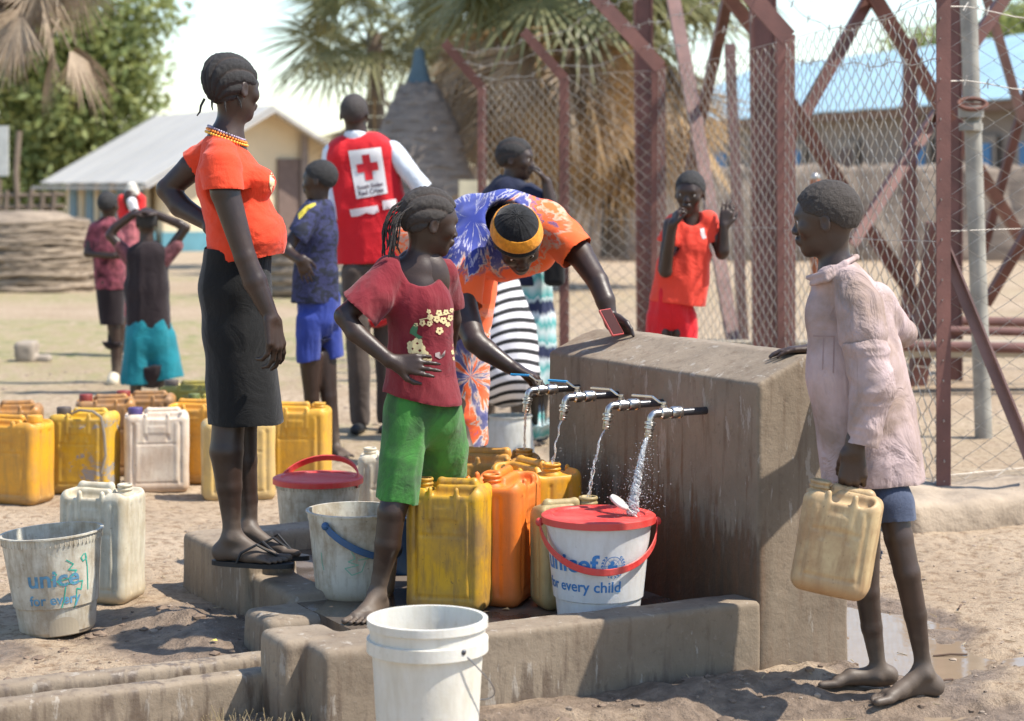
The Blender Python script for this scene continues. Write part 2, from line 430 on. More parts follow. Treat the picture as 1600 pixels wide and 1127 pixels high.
def build_ground():
    xs = np.array([-x for x in reversed(gspace(1.7, 900, .05, 1.09))][:-1]+list(np.arange(-1.7, 2.25, .019))+gspace(2.25, 900, .05, 1.09))
    ys = np.array([-60, -20, -5, 0, 2.5]+list(np.arange(3.6, 7.4, .021))+gspace(7.4, 1500, .024, 1.022))
    X, Y = np.meshgrid(xs, ys, indexing='xy'); Z = gz(X, Y)
    a, t = None, None
    V = np.stack([X.ravel(), Y.ravel(), Z.ravel()], 1); nx, ny = len(xs), len(ys)
    i = np.arange((nx-1)*(ny-1)); r = i//(nx-1); c = i % (nx-1); b = r*nx+c
    me = mesh(V, np.stack([b, b+1, b+nx+1, b+nx], 1), 'ground')
    # wetness: spilled water round the stand and the puddles
    n = fbm(V, 3.1, 21, 4); P2 = V[:, :2]
    def blob(x, y, rx, ry): return 1.15-np.sqrt(((P2[:, 0]-x)/rx)**2+((P2[:, 1]-y)/ry)**2)
    wet = np.maximum.reduce([blob(.55, 5.2, .95, .32), blob(-1.0, 5.95, .42, .5), blob(1.05, 5.75, .4, .8), blob(1.5, 5.0, 1.0, .25), blob(-.2, 4.9, .8, .35), blob(-1.7, 5.7, .5, .25), 1.25-pud_field(X, Y).ravel()*.75, np.full(len(V), -.5)])
    wet = np.clip((wet+.3*n)*1.8, 0, 1)
    at = me.attributes.new('wet', 'FLOAT', 'POINT'); at.data.foreach_set('value', wet.astype(np.float32))
    gr = np.clip(.5+.8*fbm(V*np.array([.35, 1, 1]), .5, 31, 3), 0, 1)*np.clip((V[:, 1]-8.6)/3, 0, 1)*np.clip((46-V[:, 1])/20, .15, 1)*np.clip((1.2-V[:, 0])/2.5, .25, 1)
    at = me.attributes.new('grass', 'FLOAT', 'POINT'); at.data.foreach_set('value', gr.astype(np.float32))
    t = NT('dusty_earth'); v = t.coord(geo=True)
    n1 = t.noise(v, 1.1, 6); n2 = t.noise(v, 26, 8, .65); n3 = t.noise(v, 160, 4, .7)
    c = t.mix(t.ramp(n1, [(.35, 0), (.65, 1)]), (.37, .275, .185), (.46, .355, .25))
    c = t.mix(t.ramp(n2, [(.38, 1), (.5, 0)]), c, (.25, .17, .105)); c = t.mix(t.ramp(n2, [(.58, 0), (.72, .8)]), c, (.5, .385, .27))
    c = t.mix(t.ramp(n3, [(.62, 0), (.7, .6)]), c, (.2, .15, .11))
    ga = t.n('ShaderNodeAttribute', attribute_name='grass').outputs['Fac']
    gm = t.math('MULTIPLY', ga, t.ramp(t.noise(t.coord((1, .35, 1), geo=True), 9, 5, .7), [(.38, 0), (.62, 1)]))
    c = t.mix(gm, c, (.29, .265, .115)); c = t.mix(t.math('MULTIPLY', gm, t.ramp(n1, [(.5, 0), (.62, .8)])), c, (.17, .185, .07))
    wa = t.n('ShaderNodeAttribute', attribute_name='wet').outputs['Fac']; wf = t.ramp(wa, [(.32, 0), (.75, 1)])
    c = t.mix(wf, c, t.mix(t.ramp(n2, [(.4, 0), (.6, 1)]), (.165, .118, .082), (.26, .19, .135)))
    t.set(Base_Color=c, Roughness=t.math('SUBTRACT', .95, t.math('MULTIPLY', wf, .45)))
    t.b.inputs['Specular IOR Level'].default_value = .35
    t.bump(t.math('ADD', n3, t.math('MULTIPLY', n2, 3.0)), .75, .012)
    o = link('ground', me, t.m); o['kind'] = 'structure'; return o
ground = build_ground()
def puddle(i, zs):
    c, r, a = PUD[i]; k = 72; pts = []
    for j in range(k):
        an = 2*math.pi*j/k; lo = 0.0
        for s in np.arange(.2, 1.9, .03):
            u, v = r[0]*s*math.cos(an), r[1]*s*math.sin(an); x = c[0]+u*math.cos(a)-v*math.sin(a); y = c[1]+u*math.sin(a)+v*math.cos(a)
            if pud_field(np.array([x]), np.array([y]))[0] > 1.14: break
        pts.append((x-c[0], y-c[1], 0))
    me = mesh([(0, 0, 0)]+pts, [(0, 1+j, 1+(j+1) % k) for j in range(k)])
    t = NT('muddy_water'); v = t.coord(); n = t.noise(v, 9, 4)
    t.set(Base_Color=t.mix(n, (.30, .225, .15), (.21, .155, .105)), Roughness=.05); t.b.inputs['IOR'].default_value = 1.33; t.b.inputs['Specular IOR Level'].default_value = .8
    t.bump(t.noise(v, 22, 3), .05, .004)
    o = link('puddle', me, t.m, loc=(c[0], c[1], zs)); o['kind'] = 'structure'
for i in range(len(PUD)):
    c = PUD[i][0]; base = float(gz(np.array([c[0]]), np.array([c[1]]))[0]); puddle(i, base+.0085)

# ================================================================== CONCRETE TAP STAND
def concrete(name, dark=0.0, wet=None):
    t = NT(name); v = t.coord(); vs = t.coord((7, 7, .9))
    n1 = t.noise(v, 3, 6, .6); n2 = t.noise(v, 40, 6, .7); n3 = t.noise(vs, 4, 5, .65)
    c = t.mix(t.ramp(n1, [(.35, 0), (.65, 1)]), (.185, .142, .10), (.275, .217, .155))
    c = t.mix(t.ramp(n2, [(.6, 0), (.75, .5)]), c, (.34, .29, .235)); c = t.mix(t.ramp(n2, [(.3, .5), (.42, 0)]), c, (.10, .075, .055))
    c = t.mix(t.ramp(n3, [(.52, 0), (.68, .55)]), c, (.12, .078, .05))
    c = t.mix(t.ramp(t.noise(t.coord((5, 5, 1.3)), 4.5, 6, .7, .3), [(.60, 0), (.63, .55)]), c, (.40, .36, .31))
    rough = .85
    if wet is not None:      # splash stain: soaked, algae-brown lower part, ragged streaky upper edge
        h0, h1, uax = wet
        sep = t.n('ShaderNodeSeparateXYZ'); t.l(t.co.outputs['Object'], sep.inputs[0])
        g = t.math('ADD', t.math('MULTIPLY', t.math('SUBTRACT', n3, .5), .9), t.math('MULTIPLY', t.math('SUBTRACT', n1, .5), .35))
        f = t.math('SUBTRACT', t.math('ADD', h0, g), sep.outputs[2]); f = t.math('MINIMUM', t.math('MAXIMUM', t.math('MULTIPLY', f, 9.0), 0.0), 1.0)
        if uax:
            u = t.math('ADD', t.math('MULTIPLY', sep.outputs[0], .883), t.math('MULTIPLY', sep.outputs[1], .469)); f = t.math('MULTIPLY', f, t.math('MINIMUM', t.math('MAXIMUM', t.math('MULTIPLY', t.math('SUBTRACT', .06, u), 12.0), .12), 1.0))
        c = t.mix(f, c, t.mix(t.ramp(n3, [(.35, 0), (.6, 1)]), (.035, .024, .015) if uax else (.07, .052, .038), (.115, .05, .02) if uax else (.13, .095, .068)))
        rough = t.math('SUBTRACT', .85, t.math('MULTIPLY', f, .45))
    t.set(Base_Color=c, Roughness=rough)
    t.bump(t.math('ADD', n2, t.math('MULTIPLY', n1, 2.0)), .5, .006)
    return t.m
MC = concrete('cast_concrete'); MCW = concrete('splashed_concrete', wet=(.50, 0, 1)); MCF = concrete('kerb_concrete', wet=(.05, 0, 0))
R2 = np.array([[E_.x, W_.x, 0], [E_.y, W_.y, 0], [0, 0, 1.]])      # columns: thickness axis, length axis, up
stand = empty('tap_stand', (F1.x, F1.y, 0), 'low concrete tap wall with trough, kerbs and four steel taps at the centre', 'water point')
def chip(V, Q, amp, sc, seed):
    N = normals(V, Q); return V+N*(amp*fbm(V, sc, seed, 4))[:, None]
def part_sdf(name, prims, h, mat, parent, post=None, smooth=1, amp=0, sc=9, seed=1, cuts=(), wav=0):
    V, Q = nets(prims, h, post, smooth, cuts, wav, seed)
    if amp: V = chip(V, Q, amp, sc, seed)
    return link(name, mesh(V-np.array(parent.location if parent is not None else (0, 0, 0)), Q, name), mat, parent)
def lbox(a0, a1, t0, t1, z0, z1, rad=.02, k=.008):
    c = L2((a0+a1)/2, (t0+t1)/2, (z0+z1)/2); return bx(c, (abs(a1-a0)/2, abs(t1-t0)/2, abs(z1-z0)/2), rad, k, R2)
WT = .31; WL = 1.2; WH = .872
def wallpost(Fd, X):          # chamfered long edges
    d = X-np.array([F1.x, F1.y, 0]); u = d[..., 0]*E_.x+d[..., 1]*E_.y; t = d[..., 0]*W_.x+d[..., 1]*W_.y
    c1 = (X[..., 2]-.80)*.92-(u)*.40
    c2 = (X[..., 2]-.835)*.9+(u-WT)*.45
    c3 = (X[..., 2]-.85)*.8+(t-WL)*.6
    return np.maximum(Fd, np.maximum(np.maximum(c1, c2), c3))
part_sdf('tap_wall', [lbox(-WT, 0, 0, WL, -.1, WH, .006)], .007, MCW, stand, wallpost, 1, .0016, 9, 5)
kerbs = [lbox(-.01, 1.12, 0, .125, -.15, .197, .010),
         lbox(1.08, 1.30, .0, .20, -.15, .202, .02), lbox(1.18, 1.36, .12, .29, -.15, .207, .02),
         lbox(.88, 1.16, .74, .96, -.1, .118, .028), lbox(.87, 1.02, .93, 1.30, -.1, .145, .02),
         lbox(.87, 1.04, 1.24, 1.86, -.1, .192, .022), lbox(-.1, 1.0, 1.72, 1.86, -.1, .19, .02)]
part_sdf('kerb', kerbs, .0075, MCF, stand, None, 1, .0022, 10, 8)
part_sdf('drain_channel', [lbox(1.25, 2.9, .26, .335, -.15, .1, .014), lbox(1.12, 2.9, .455, .525, -.15, .095, .016), lbox(1.25, 2.9, .3, .48, -.15, .015, .006)], .009, MCF, stand, None, 1, .003, 12, 9)
def wetfloor():
    t = NT('wet_trough_floor'); v = t.coord(); n = t.noise(v, 5, 5); n2 = t.noise(v, 50, 4)
    t.set(Base_Color=t.mix(t.ramp(n, [(.4, 0), (.6, 1)]), (.075, .055, .042), (.15, .12, .095)), Roughness=t.ramp(n, [(.4, .1), (.62, .45)]))
    t.bump(t.math('ADD', t.noise(v, 18, 3), t.math('MULTIPLY', n2, .5)), .15, .006); return t.m
mb = MB(); pts = [(1.0, .1), (0, .1), (0, 1.75), (1.0, 1.75)]
v = [tuple(L2(a, t, z)) for z in (.0, .12) for a, t in pts]
mb.add(v, [(4, 5, 6, 7), (0, 1, 5, 4), (1, 2, 6, 5), (2, 3, 7, 6), (3, 0, 4, 7)]).build('trough_floor', wetfloor(), stand)

# ---- taps
MST = plain('galvanised_steel', (.52, .5, .47), .32, 1, .25, 30, .25, 90); MDP = plain('dark_wet_pipe', (.09, .09, .1), .25, .6, .3, 20, .2)
MBL = plain('blue_lever_grip', (.02, .30, .62), .35, 0, .1, 10, 0); MLV = plain('steel_lever', (.62, .62, .6), .25, 1, .1, 10, .1)
nL = Vector((-E_.x, -E_.y, 0)); wL = Vector((W_.x, W_.y, 0)); UP = Vector((0, 0, 1))
TAPT = [.996, .757, .497, .262]; SPOUT = []
def MX(o, x): # frame with z axis along x
    z = Vector(x).normalized(); a = Vector((0, 0, 1)) if abs(z.z) < .9 else Vector((0, 1, 0)); xx = a.cross(z).normalized(); yy = z.cross(xx)
    return Matrix.Translation(o) @ Matrix((xx, yy, z)).transposed().to_4x4()
def make_tap(i, t):
    b = L2(-.004, t, .70); p = bpy.data.objects.new('tap', None); C.objects.link(p); p.parent = stand; p.location = b-Vector(stand.location); org = b
    def fin(mb, name, mat): mb.shift(org); o = link(name, mb.me(name), mat, p, smooth=False); shade(o, 35); return o
    a = b+nL*.0; j = [b+nL*s for s in (.0, .09, .125, .175, .2)]
    fin(MB().tube([b-nL*.03, b+nL*.10], .0112, 14), 'pipe', MDP)
    M = MX(j[1]-nL*.002, nL)
    fin(MB().lathe([(0, 0), (.0155, 0), (.0175, .003), (.0175, .01), (.0150, .011), (.0150, .016), (.0175, .017), (.0175, .034), (.0155, .037), (0, .037)], 12, M=M), 'coupling', MST)
    M = MX(j[2]+nL*.002, nL)
    m = MB().lathe([(.0, 0), (.013, 0), (.013, .006), (.0165, .01), (.0175, .02), (.0165, .03), (.0115, .034), (.0115, .052), (.0, .052)], 16, M=M)
    M2 = MX(j[2]+nL*.022, UP); m.lathe([(.009, 0), (.009, .022), (.006, .023), (.006, .032), (.0, .032)], 12, M=M2)
    m.lathe([(0, .026), (.009, .026), (.009, .031), (0, .031)], 6, M=M2)
    fin(m, 'valve_body', MST)
    e0 = j[3]; pts = [e0-nL*.01]+[e0+nL*.016*math.sin(q)+(-UP)*.016*(1-math.cos(q)) for q in np.linspace(0, math.pi/2, 7)]
    sp = pts[-1]; lean = (-UP+nL*.16).normalized(); m = MB().tube(pts+[sp+lean*.012], .0108, 14)
    M = MX(sp+lean*.006, lean); m.lathe([(0, 0), (.0135, 0), (.0165, .002), (.0165, .008), (.0125, .011), (.0125, .015), (.0155, .016), (.0155, .020), (.0115, .023), (.011, .030), (.0122, .031), (.011, .038), (.012, .039), (.0105, .047), (.0085, .047), (.0085, .01)], 14, M=M)
    fin(m, 'spout', MST); SPOUT.append(sp+lean*.047)
    s = j[2]+nL*.022+UP*.03; d = (wL*.75-nL*.45).normalized() if i else (wL*-.2+nL*.5).normalized()
    dd = Vector((-.93, .36, 0)) if i else Vector((-.75, .1, 0)).normalized()
    l0, l1, l2, l3 = s-dd*.008, s+dd*.012, s+dd*.035+UP*.016, s+dd*.095+UP*.018
    m = MB(); m.bar(l0, l1, .014, .003, UP).bar(l1, l2, .014, .003, UP)
    fin(m, 'lever_arm', MLV); m = MB().bar(l2, l3, .015, .005, UP); fin(m, 'lever_grip', MBL if i < 2 else MLV)
    return l3
TAPEND = [make_tap(i, t) for i, t in enumerate(TAPT)]

# ================================================================== FENCE AND TOWER
MRED = plain('oxide_red_steel', (.145, .060, .048), .6, 0, .3, 5, .3, 80); MPUR = plain('sunlit_oxide_steel', (.21, .125, .11), .65, 0, .3, 4, .3, 60)  # second steel is a paler copy, sunlight on bars painted into its colour
MWIRE = plain('galvanised_wire', (.40, .37, .33), .55, .25, .25, 9, 0)
def FP(px, s): return Vector(((px-800)/s, F/s, 0))
PA, PB, PD, PE, PC = FP(752, 201), FP(880, 220), FP(1026, 232), FP(1224, 290), FP(1470, 378)
PR = PC+Vector((.905, .425, 0))*2.6
FZ = 2.12
def post(p, lean, label, w=.055, top=FZ, arm=.42):
    e = empty('fence_post', p, label, 'fence post', 'steel posts of the chain-link fence')
    MB().angle(p-UP*.3, p+UP*top, w, .008, (1, .2, 0)).build('upright', MRED, e)
    l = Vector(lean).normalized(); MB().angle(p+UP*(top-.02)-l*.012, p+UP*(top+arm*.8)+l*arm*.75, w, .008, (1, .2, 0)).build('outrigger_arm', MRED, e)
    return e, p+UP*top, p+UP*(top+arm*.8)+l*arm*.75
posts = [post(PA, (-.22, -.1, 0), 'oxide red fence post with bent top, leftmost, behind the dark-dressed woman', .07, 2.12, .42),
         post(PB, (-.72, -.2, 0), 'dark red fence post with slanted arm beside the black handbag', .07, 2.12, .40),
         post(PD, (-1, -.1, 0), 'red fence post with slanted arm beside the left tower leg', .1, 2.16, .6),
         post(PE, (-1, -.15, 0), 'wide red fence post just behind the pink-shirted boy and the middle tower leg', .1, 2.16, .6),
         post(PC, (-.1, -1, 0), 'nearest red fence post standing on the corner of the concrete plinth', .062, 2.15, .4),
         post(PR, (.2, -1, 0), 'fence post at the far right end of the plinth', .062, 2.15, .4)]
def chain(a, b, h0, h1, pitch, wr, label, plies=4):
    a = Vector(a); b = Vector(b); d = b-a; L = d.length; d.normalize(); nrm = Vector((d.y, -d.x, 0)); n = int(L/pitch); dz = pitch*1.12
    V = []; Q = []; m = int((h1-h0)/dz*2)
    ztop = None
    js = np.arange(m+1)
    for i in range(n+1):
        x0 = i*pitch; flip = ((js+i) % 2)*2-1
        sag = .012*math.sin(i*.21)+.006*math.sin(i*.93)
        xs = x0+np.clip(flip, -1, 1)*pitch*.5+.003*np.sin(js*1.7+i); zs = h0+js*dz/2+sag
        ys = flip*.004+.01*np.sin(x0*2.1+zs*1.3)
        # leave the very top as loose points
        pts = np.array(a)+xs[:, None]*np.array(d)+ys[:, None]*np.array(nrm)+zs[:, None]*np.array((0, 0, 1.))
        base = len(V)*3; ring = []
        for k in range(3):
            an = 2*math.pi*k/3; ring.append(pts+wr*(math.cos(an)*np.array(nrm)+math.sin(an)*np.array(d)*1.0))
        R = np.stack(ring, 1).reshape(-1, 3); off = sum(len(v) for v in V) if i == 0 else off
        V.append(R); q = js[:-1]*3+off
        for k in range(3): Q.append(np.stack([q+k, q+(k+1) % 3, q+3+(k+1) % 3, q+3+k], 1))
        off += len(R)
    e = empty('chain_link_fence', a, label, 'fence', 'chain-link fence panels round the water tower')
    V = np.concatenate(V)-np.array(a); o = link('wire_mesh', mesh(V, np.concatenate(Q)), MWIRE, e); o['kind'] = 'stuff'
    for zz in (h1-.02, (h0+h1)*.5, h0+.03):
        pt = [a+d*s+UP*(zz+.008*math.sin(s*3))+nrm*.006 for s in np.linspace(0, L, 14)]; MB().tube(pt, .0016, 4).build('tension_wire', MWIRE, e)
    return e
def barbed(pts, label, n_b=.13, sag=.04):
    pts = [Vector(p) for p in pts]; e = empty('barbed_wire', pts[0], label, 'wire', 'barbed wire strands over the fence')
    line = []; m = MB()
    for a, b in zip(pts[:-1], pts[1:]):
        k = max(4, int((b-a).length/.12))
        for i in range(k): s = i/k; line.append(a.lerp(b, s)-UP*sag*4*s*(1-s)+Vector((.008*math.sin(i*2.3), 0, .012*math.sin(i*1.3))))
    line.append(pts[-1]); m.tube(line, .0025, 4)
    tot = 0
    for a, b in zip(line[:-1], line[1:]):
        tot += (b-a).length
        if tot > n_b:
            tot = 0; d = (b-a).normalized()
            for s in (-1, 1):
                c = Vector((random.uniform(-.5, .5), random.uniform(-.5, .5), s)).normalized()*.022; m.bar(a-c, a+c+d*.01*s, .0035)
    m.build('strand', MWIRE, e); return e
gateL = ((PA, PB, 'blurred chain-link panel left of the dark red post behind the bending woman'), (PB, PD, 'blurred chain-link panel in front of the hanging dead palm fronds'),
         (PD, PE, 'chain-link panel behind the boy in red between two tower legs'), (PE, PC, 'chain-link panel receding behind the pink-shirted boy'))
for a, b, lab in gateL: chain(a, b, .08, 2.14, .074, .003, lab)
chain(PC, PR, .12, 2.2, .078, .0023, 'nearest chain-link panel on the plinth at the right edge')
for zoff, lab in ((.42, 'topmost barbed strand from the slanted arms across the palm fronds'), (.27, 'second barbed strand over the fence between the slanted arms'), (.12, 'lowest slack barbed strand just above the mesh by the slanted arms')):
    f = zoff/.5
    pts = [p[1].lerp(p[2], min(1, f)) for p in posts[:4]]; barbed(pts, lab, sag=.05)
barbed([posts[3][1]+Vector((-.1, 0, .38)), posts[3][1]+Vector((.12, -.8, -.03)), posts[4][1]+Vector((-.02, 0, .04))], 'barbed strand sagging from the wide post to the nearest post against the sky', sag=.06)
barbed([posts[3][1]+Vector((0, 0, -.12)), posts[4][1]+Vector((0, 0, -.28))], 'barbed strand crossing the blue roof behind the mesh', sag=.03)
barbed([posts[4][1]+Vector((0, 0, -.06)), posts[5][1]+Vector((0, 0, -.1))], 'upper barbed strand at the top right corner of the fence', sag=.03)
barbed([posts[4][1]+Vector((0, 0, -.37)), posts[5][1]+Vector((0, 0, -.37))], 'lower barbed strand at the right edge under the sky', sag=.03)
# strut of the corner post
st = empty('fence_strut', P(1600, 690, 8.4), 'slanting steel strut bracing the nearest fence post at the right edge', 'fence strut')
MB().angle(P(1476, 388, 8.25), P(1612, 722, 8.1), .045, .008, (1, 0, 0)).build('strut_bar', MPUR, st)
# plinth of the fence
plinth = empty('fence_plinth', PC, 'rough cast concrete plinth under the corner of the chain-link fence', 'plinth')
pdir = (PR-PC).normalized(); q0 = PC+Vector((-.42, -.28, 0))
def seg(a, b, w, z, k=.05):
    a = Vector(a); b = Vector(b); d = (b-a); L = d.length; d.normalize(); n = Vector((-d.y, d.x, 0)); R = np.array([[d.x, n.x, 0], [d.y, n.y, 0], [0, 0, 1]])
    c = (a+b)/2; return bx((c.x, c.y, z/2-.1), (L/2, w/2, z/2+.1), .04, k, R)
part_sdf('plinth_cast', [seg(PC+Vector((-.33, -.3, 0)), PR+Vector((-.1, -.3, 0)), .5, .12), seg(PC+Vector((-.3, -.25, 0)), PE+Vector((.05, -.2, 0)), .5, .10)], .022, plain('plinth_concrete', (.33, .26, .19), .9, 0, .25, 6, .6, 40, bd=.01), plinth, None, 1, .028, 3.2, 3)

tower = empty('water_tower', FP(1195, 251), 'oxide red steel legs and crossed braces of a water tower inside the fence', 'tower')
def leg(px0, py0, px1, py1, Y, w, Y1=None):
    a = P(px0, py0, Y); b = P(px1, py1, Y1 or Y)
    MB().bar(a, b, w, w*.5, (0, 1, 0)).build('tower_leg', MRED, tower)
    m = MB()      # channel lips
    for s in (-1, 1): m.bar(a+Vector((s*w*.46, -w*.3, 0)), b+Vector((s*w*.46, -w*.3, 0)), w*.09, w*.14, (0, 1, 0))
    m.build('leg_flange', MRED, tower)
leg(1003, -140, 1010, 560, 16.2, .155); leg(1190, -140, 1197, 640, 12.4, .16); leg(1489, -140, 1489, 600, 13.7, .115); leg(1422, 60, 1418, 560, 17.5, .12)
def brace(x0, y0, x1, y1, Y0, Y1, w, m=None): MB().angle(P(x0, y0, Y0), P(x1, y1, Y1), w, .01, (0, 1, .1)).build('brace', m or MRED, tower)
brace(1042, -60, 1090, 200, 15.5, 14.5, .11, MPUR); brace(1090, 200, 1165, 640, 14.5, 13, .10, MPUR); brace(1152, -60, 1078, 270, 12.6, 15.8, .085); brace(1128, -20, 1240, 125, 12.5, 14, .09)
brace(1372, -25, 1232, 225, 13, 12.8, .09); brace(1355, -25, 1490, 195, 12.9, 13.4, .105); brace(1470, 165, 1620, 410, 13.5, 15.5, .1); brace(1215, 130, 1352, 350, 12.6, 13.2, .1)
brace(1352, 350, 1448, 490, 13.2, 13.6, .1); brace(1475, 165, 1335, 378, 13.6, 12.9, .09); brace(1600, -45, 1478, 135, 14, 13.8, .1); brace(1536, -30, 1600, 190, 14.5, 15, .075, MPUR)
brace(1608, 140, 1535, 400, 15, 15.5, .08); brace(1625, 335, 1540, 480, 14, 14.4, .09); brace(1468, 350, 1440, 575, 13.2, 13.3, .15); brace(1440, 575, 1428, 640, 13.3, 13.3, .14)
for y, Y, r in ((500, 14.8, .038), (515, 13.5, .03), (540, 12.8, .035)):
    MB().tube([P(1405, y, Y), P(1700, y+6, Y)], r, 10)  .build('pipe_run', MRED, tower, smooth=True)
MB().box(P(1330, 545, 13)+Vector((0, 0, 0)), (2.8, .2, .1)).build('footing', plain('tower_footing', (.32, .27, .2), .9), tower)
riser = empty('riser_pipe', G(1537, 685), 'grey standpipe with a rusty gate valve standing behind the chain-link mesh', 'pipe')
MGP = plain('old_galvanised_pipe', (.31, .29, .25), .6, .2, .3, 6, .3, 60)
a = P(1511, -60, 10.65); b = P(1537, 687, 10.65)
MB().tube([b, a], .046, 18).build('pipe', MGP, riser, smooth=True)
m = MB(); c = P(1517, 175, 10.6); m.tube([c+UP*.03, c-UP*.03], .068, 16).tube([c-UP*.06, c-UP*.10], .064, 8); m.build('valve_collar', MGP, riser, smooth=True)
m = MB(); ring = [c+UP*.04+Vector((.075*math.cos(q), -.04+.075*math.sin(q)*.4, .03*math.sin(q))) for q in np.linspace(0, 2*math.pi, 15)[:-1]]
m.tube(ring, .012, 6, closed=True); m.bar(ring[0], ring[7], .014); m.build('handwheel', plain('rusty_handwheel', (.15, .06, .04), .8), riser, smooth=True)
# small standpipe seen over the boy's head
sp = empty('marker_pipe', G(1273, 470), 'short rust-orange pipe stub rising behind the head of the pink-shirted boy', 'pipe')
Yp = 14.0; MB().tube([P(1274, 560, Yp), P(1274, 281, Yp)], .034, 14).build('stub', plain('rust_orange', (.42, .13, .05), .7), sp, smooth=True); MB().sphere(P(1274, 278, Yp), .035, 12, 8).build('stub_cap', MST, sp, smooth=True)
# rear post standing free in the enclosure
rp = empty('rear_post', FP(1150, 205), 'thin pale post with a grey top between the tower legs', 'post')
MB().angle(P(1141, 68, 15.2), P(1163, 560, 15.2), .085, .01).build('upright', MPUR, rp)

# ================================================================== BACKGROUND BUILDINGS
MW1 = plain('cream_render', (.70, .57, .38), .9, 0, .08, .7, .1, 20); MR1 = plain('pale_metal_roof', (.50, .47, .42), .55, .1, .1, .4, 0)
MBB = plain('blue_plinth_paint', (.11, .28, .34), .8, 0, .15, 2); MSH = plain('blue_grey_shutter', (.09, .18, .23), .6)
def flat(name, pts, mat, parent, th=.06):
    pts = [Vector(p) for p in pts]; n = (pts[1]-pts[0]).cross(pts[2]-pts[0]).normalized(); k = len(pts)
    m = MB(); m.add(pts+[p-n*th for p in pts], [tuple(range(k)), tuple(reversed(range(k, 2*k)))]+[(i, i+k, (i+1) % k+k, (i+1) % k) for i in range(k)])
    return m.build(name, mat, parent)
hY = 50.0; house = empty('cream_house', P(255, 390, hY), 'cream rendered house with pale pitched roof, blue band and narrow shuttered windows', 'house')
g0 = P(255, 396, hY); g1 = P(560, 396, hY+3.5); zE = P(255, 262, hY).z; zB = g0.z-.3
g1.z = g0.z; back = Vector((-6.5, 11.5, 0)).normalized()*8.2
pk = (g0+g1)/2; pk.z = P(405, 168, hY+1.8).z
def up(p, z): return Vector((p.x, p.y, z))
flat('gable_wall', [up(g0, zB), up(g1, zB), up(g1, zE), pk, up(g0, zE)], MW1, house, .2)
flat('side_wall', [up(g0+back, zB), up(g0, zB), up(g0, zE), up(g0+back, zE)], MW1, house, .2)
flat('rear_wall', [up(g1+back, zB), up(g0+back, zB), up(g0+back, zE), pk+back, up(g1+back, zE)], MW1, house, .2)
gd = (g1-g0).normalized(); bd = back.normalized(); ov = .75
e0 = up(g0, zE)-gd*ov-UP*(pk.z-zE)/((g1-g0).length/2)*ov; e1 = up(g1, zE)+gd*ov-UP*(pk.z-zE)/((g1-g0).length/2)*ov
nS = 12
for side, ee in ((0, e0), (1, e1)):       # each roof slope from single ribbed sheets
    for i in range(nS):
        s0 = -bd*.6+back*(i/nS)*1.09; s1 = -bd*.6+back*((i+1)/nS)*1.09; dz = UP*(.012*(i % 2)+.03)
        q = [ee+s0+dz, ee+s1+dz, pk+s1+dz, pk+s0+dz]
        if side: q = q[::-1]
        flat('roof_sheet', [q[0], q[3], q[2], q[1]], MR1, house, .05)
for q in ((e0, pk), (pk, e1)): MB().bar(q[0]-bd*.62-UP*.1, q[1]-bd*.62-UP*.1, .07, .3, bd).build('barge_board', plain('grey_barge', (.42, .4, .37), .7), house)
MB().bar(e0-UP*.1-bd*.6, e0-UP*.1+back*1.08, .08, .22, (1, 0, 0)).build('fascia', plain('grey_fascia', (.42, .4, .37), .7), house)
nrmS = Vector((-bd.y, bd.x, 0)).normalized()*1
if nrmS.x > 0: nrmS = -nrmS
for i, s in enumerate((.12, .3, .46, .62, .8)):
    c = g0+back*s+nrmS*.22; fr = MB().box(Vector((c.x, c.y, g0.z+1.15)), (.1, .95, 1.5), Matrix.Rotation(math.atan2(back.y, back.x)-math.pi/2, 3, 'Z')).build('window', plain('window_reveal', (.5, .42, .3), .8), house)
    MB().box(Vector((c.x, c.y, g0.z+1.15))+nrmS*.06, (.06, .6, 1.35), Matrix.Rotation(math.atan2(back.y, back.x)-math.pi/2, 3, 'Z')).build('shutter', MSH, fr)
    o = bpy.data.objects['shutter' if i == 0 else 'shutter.%03d' % i]; o.location = -fr.location if False else o.location
    if i < 4:
        c2 = g0+back*(s+.09)+nrmS*.24; MB().box(Vector((c2.x, c2.y, g0.z+.95)), (.12, .22, 1.9), Matrix.Rotation(math.atan2(back.y, back.x)-math.pi/2, 3, 'Z')).build('pilaster', MW1, house)
MB().bar(g0-gd*.05-bd*.04+UP*.28, g1-bd*.04+UP*.28, .5, .08, bd).build('painted_band', MBB, house); MB().bar(g0+nrmS*.24+UP*.28, g0+back+nrmS*.24+UP*.28, .08, .5, (0, 0, 1)).build('painted_band', MBB, house)
dw = g0.lerp(g1, .63)-bd*.05; dr = MB().box(Vector((dw.x, dw.y, g0.z+1.4)), (.75, .1, 2.0), Matrix.Rotation(math.atan2(gd.y, gd.x), 3, 'Z')).build('door', plain('old_brown_door', (.16, .11, .09), .8), house)
MB().bar(g0.lerp(g1, .70)-bd*.15+UP*.1, g0.lerp(g1, .70)-bd*.15+UP*3.1, .18).build('vent_pipe', plain('dull_vent', (.25, .2, .17), .8), house)

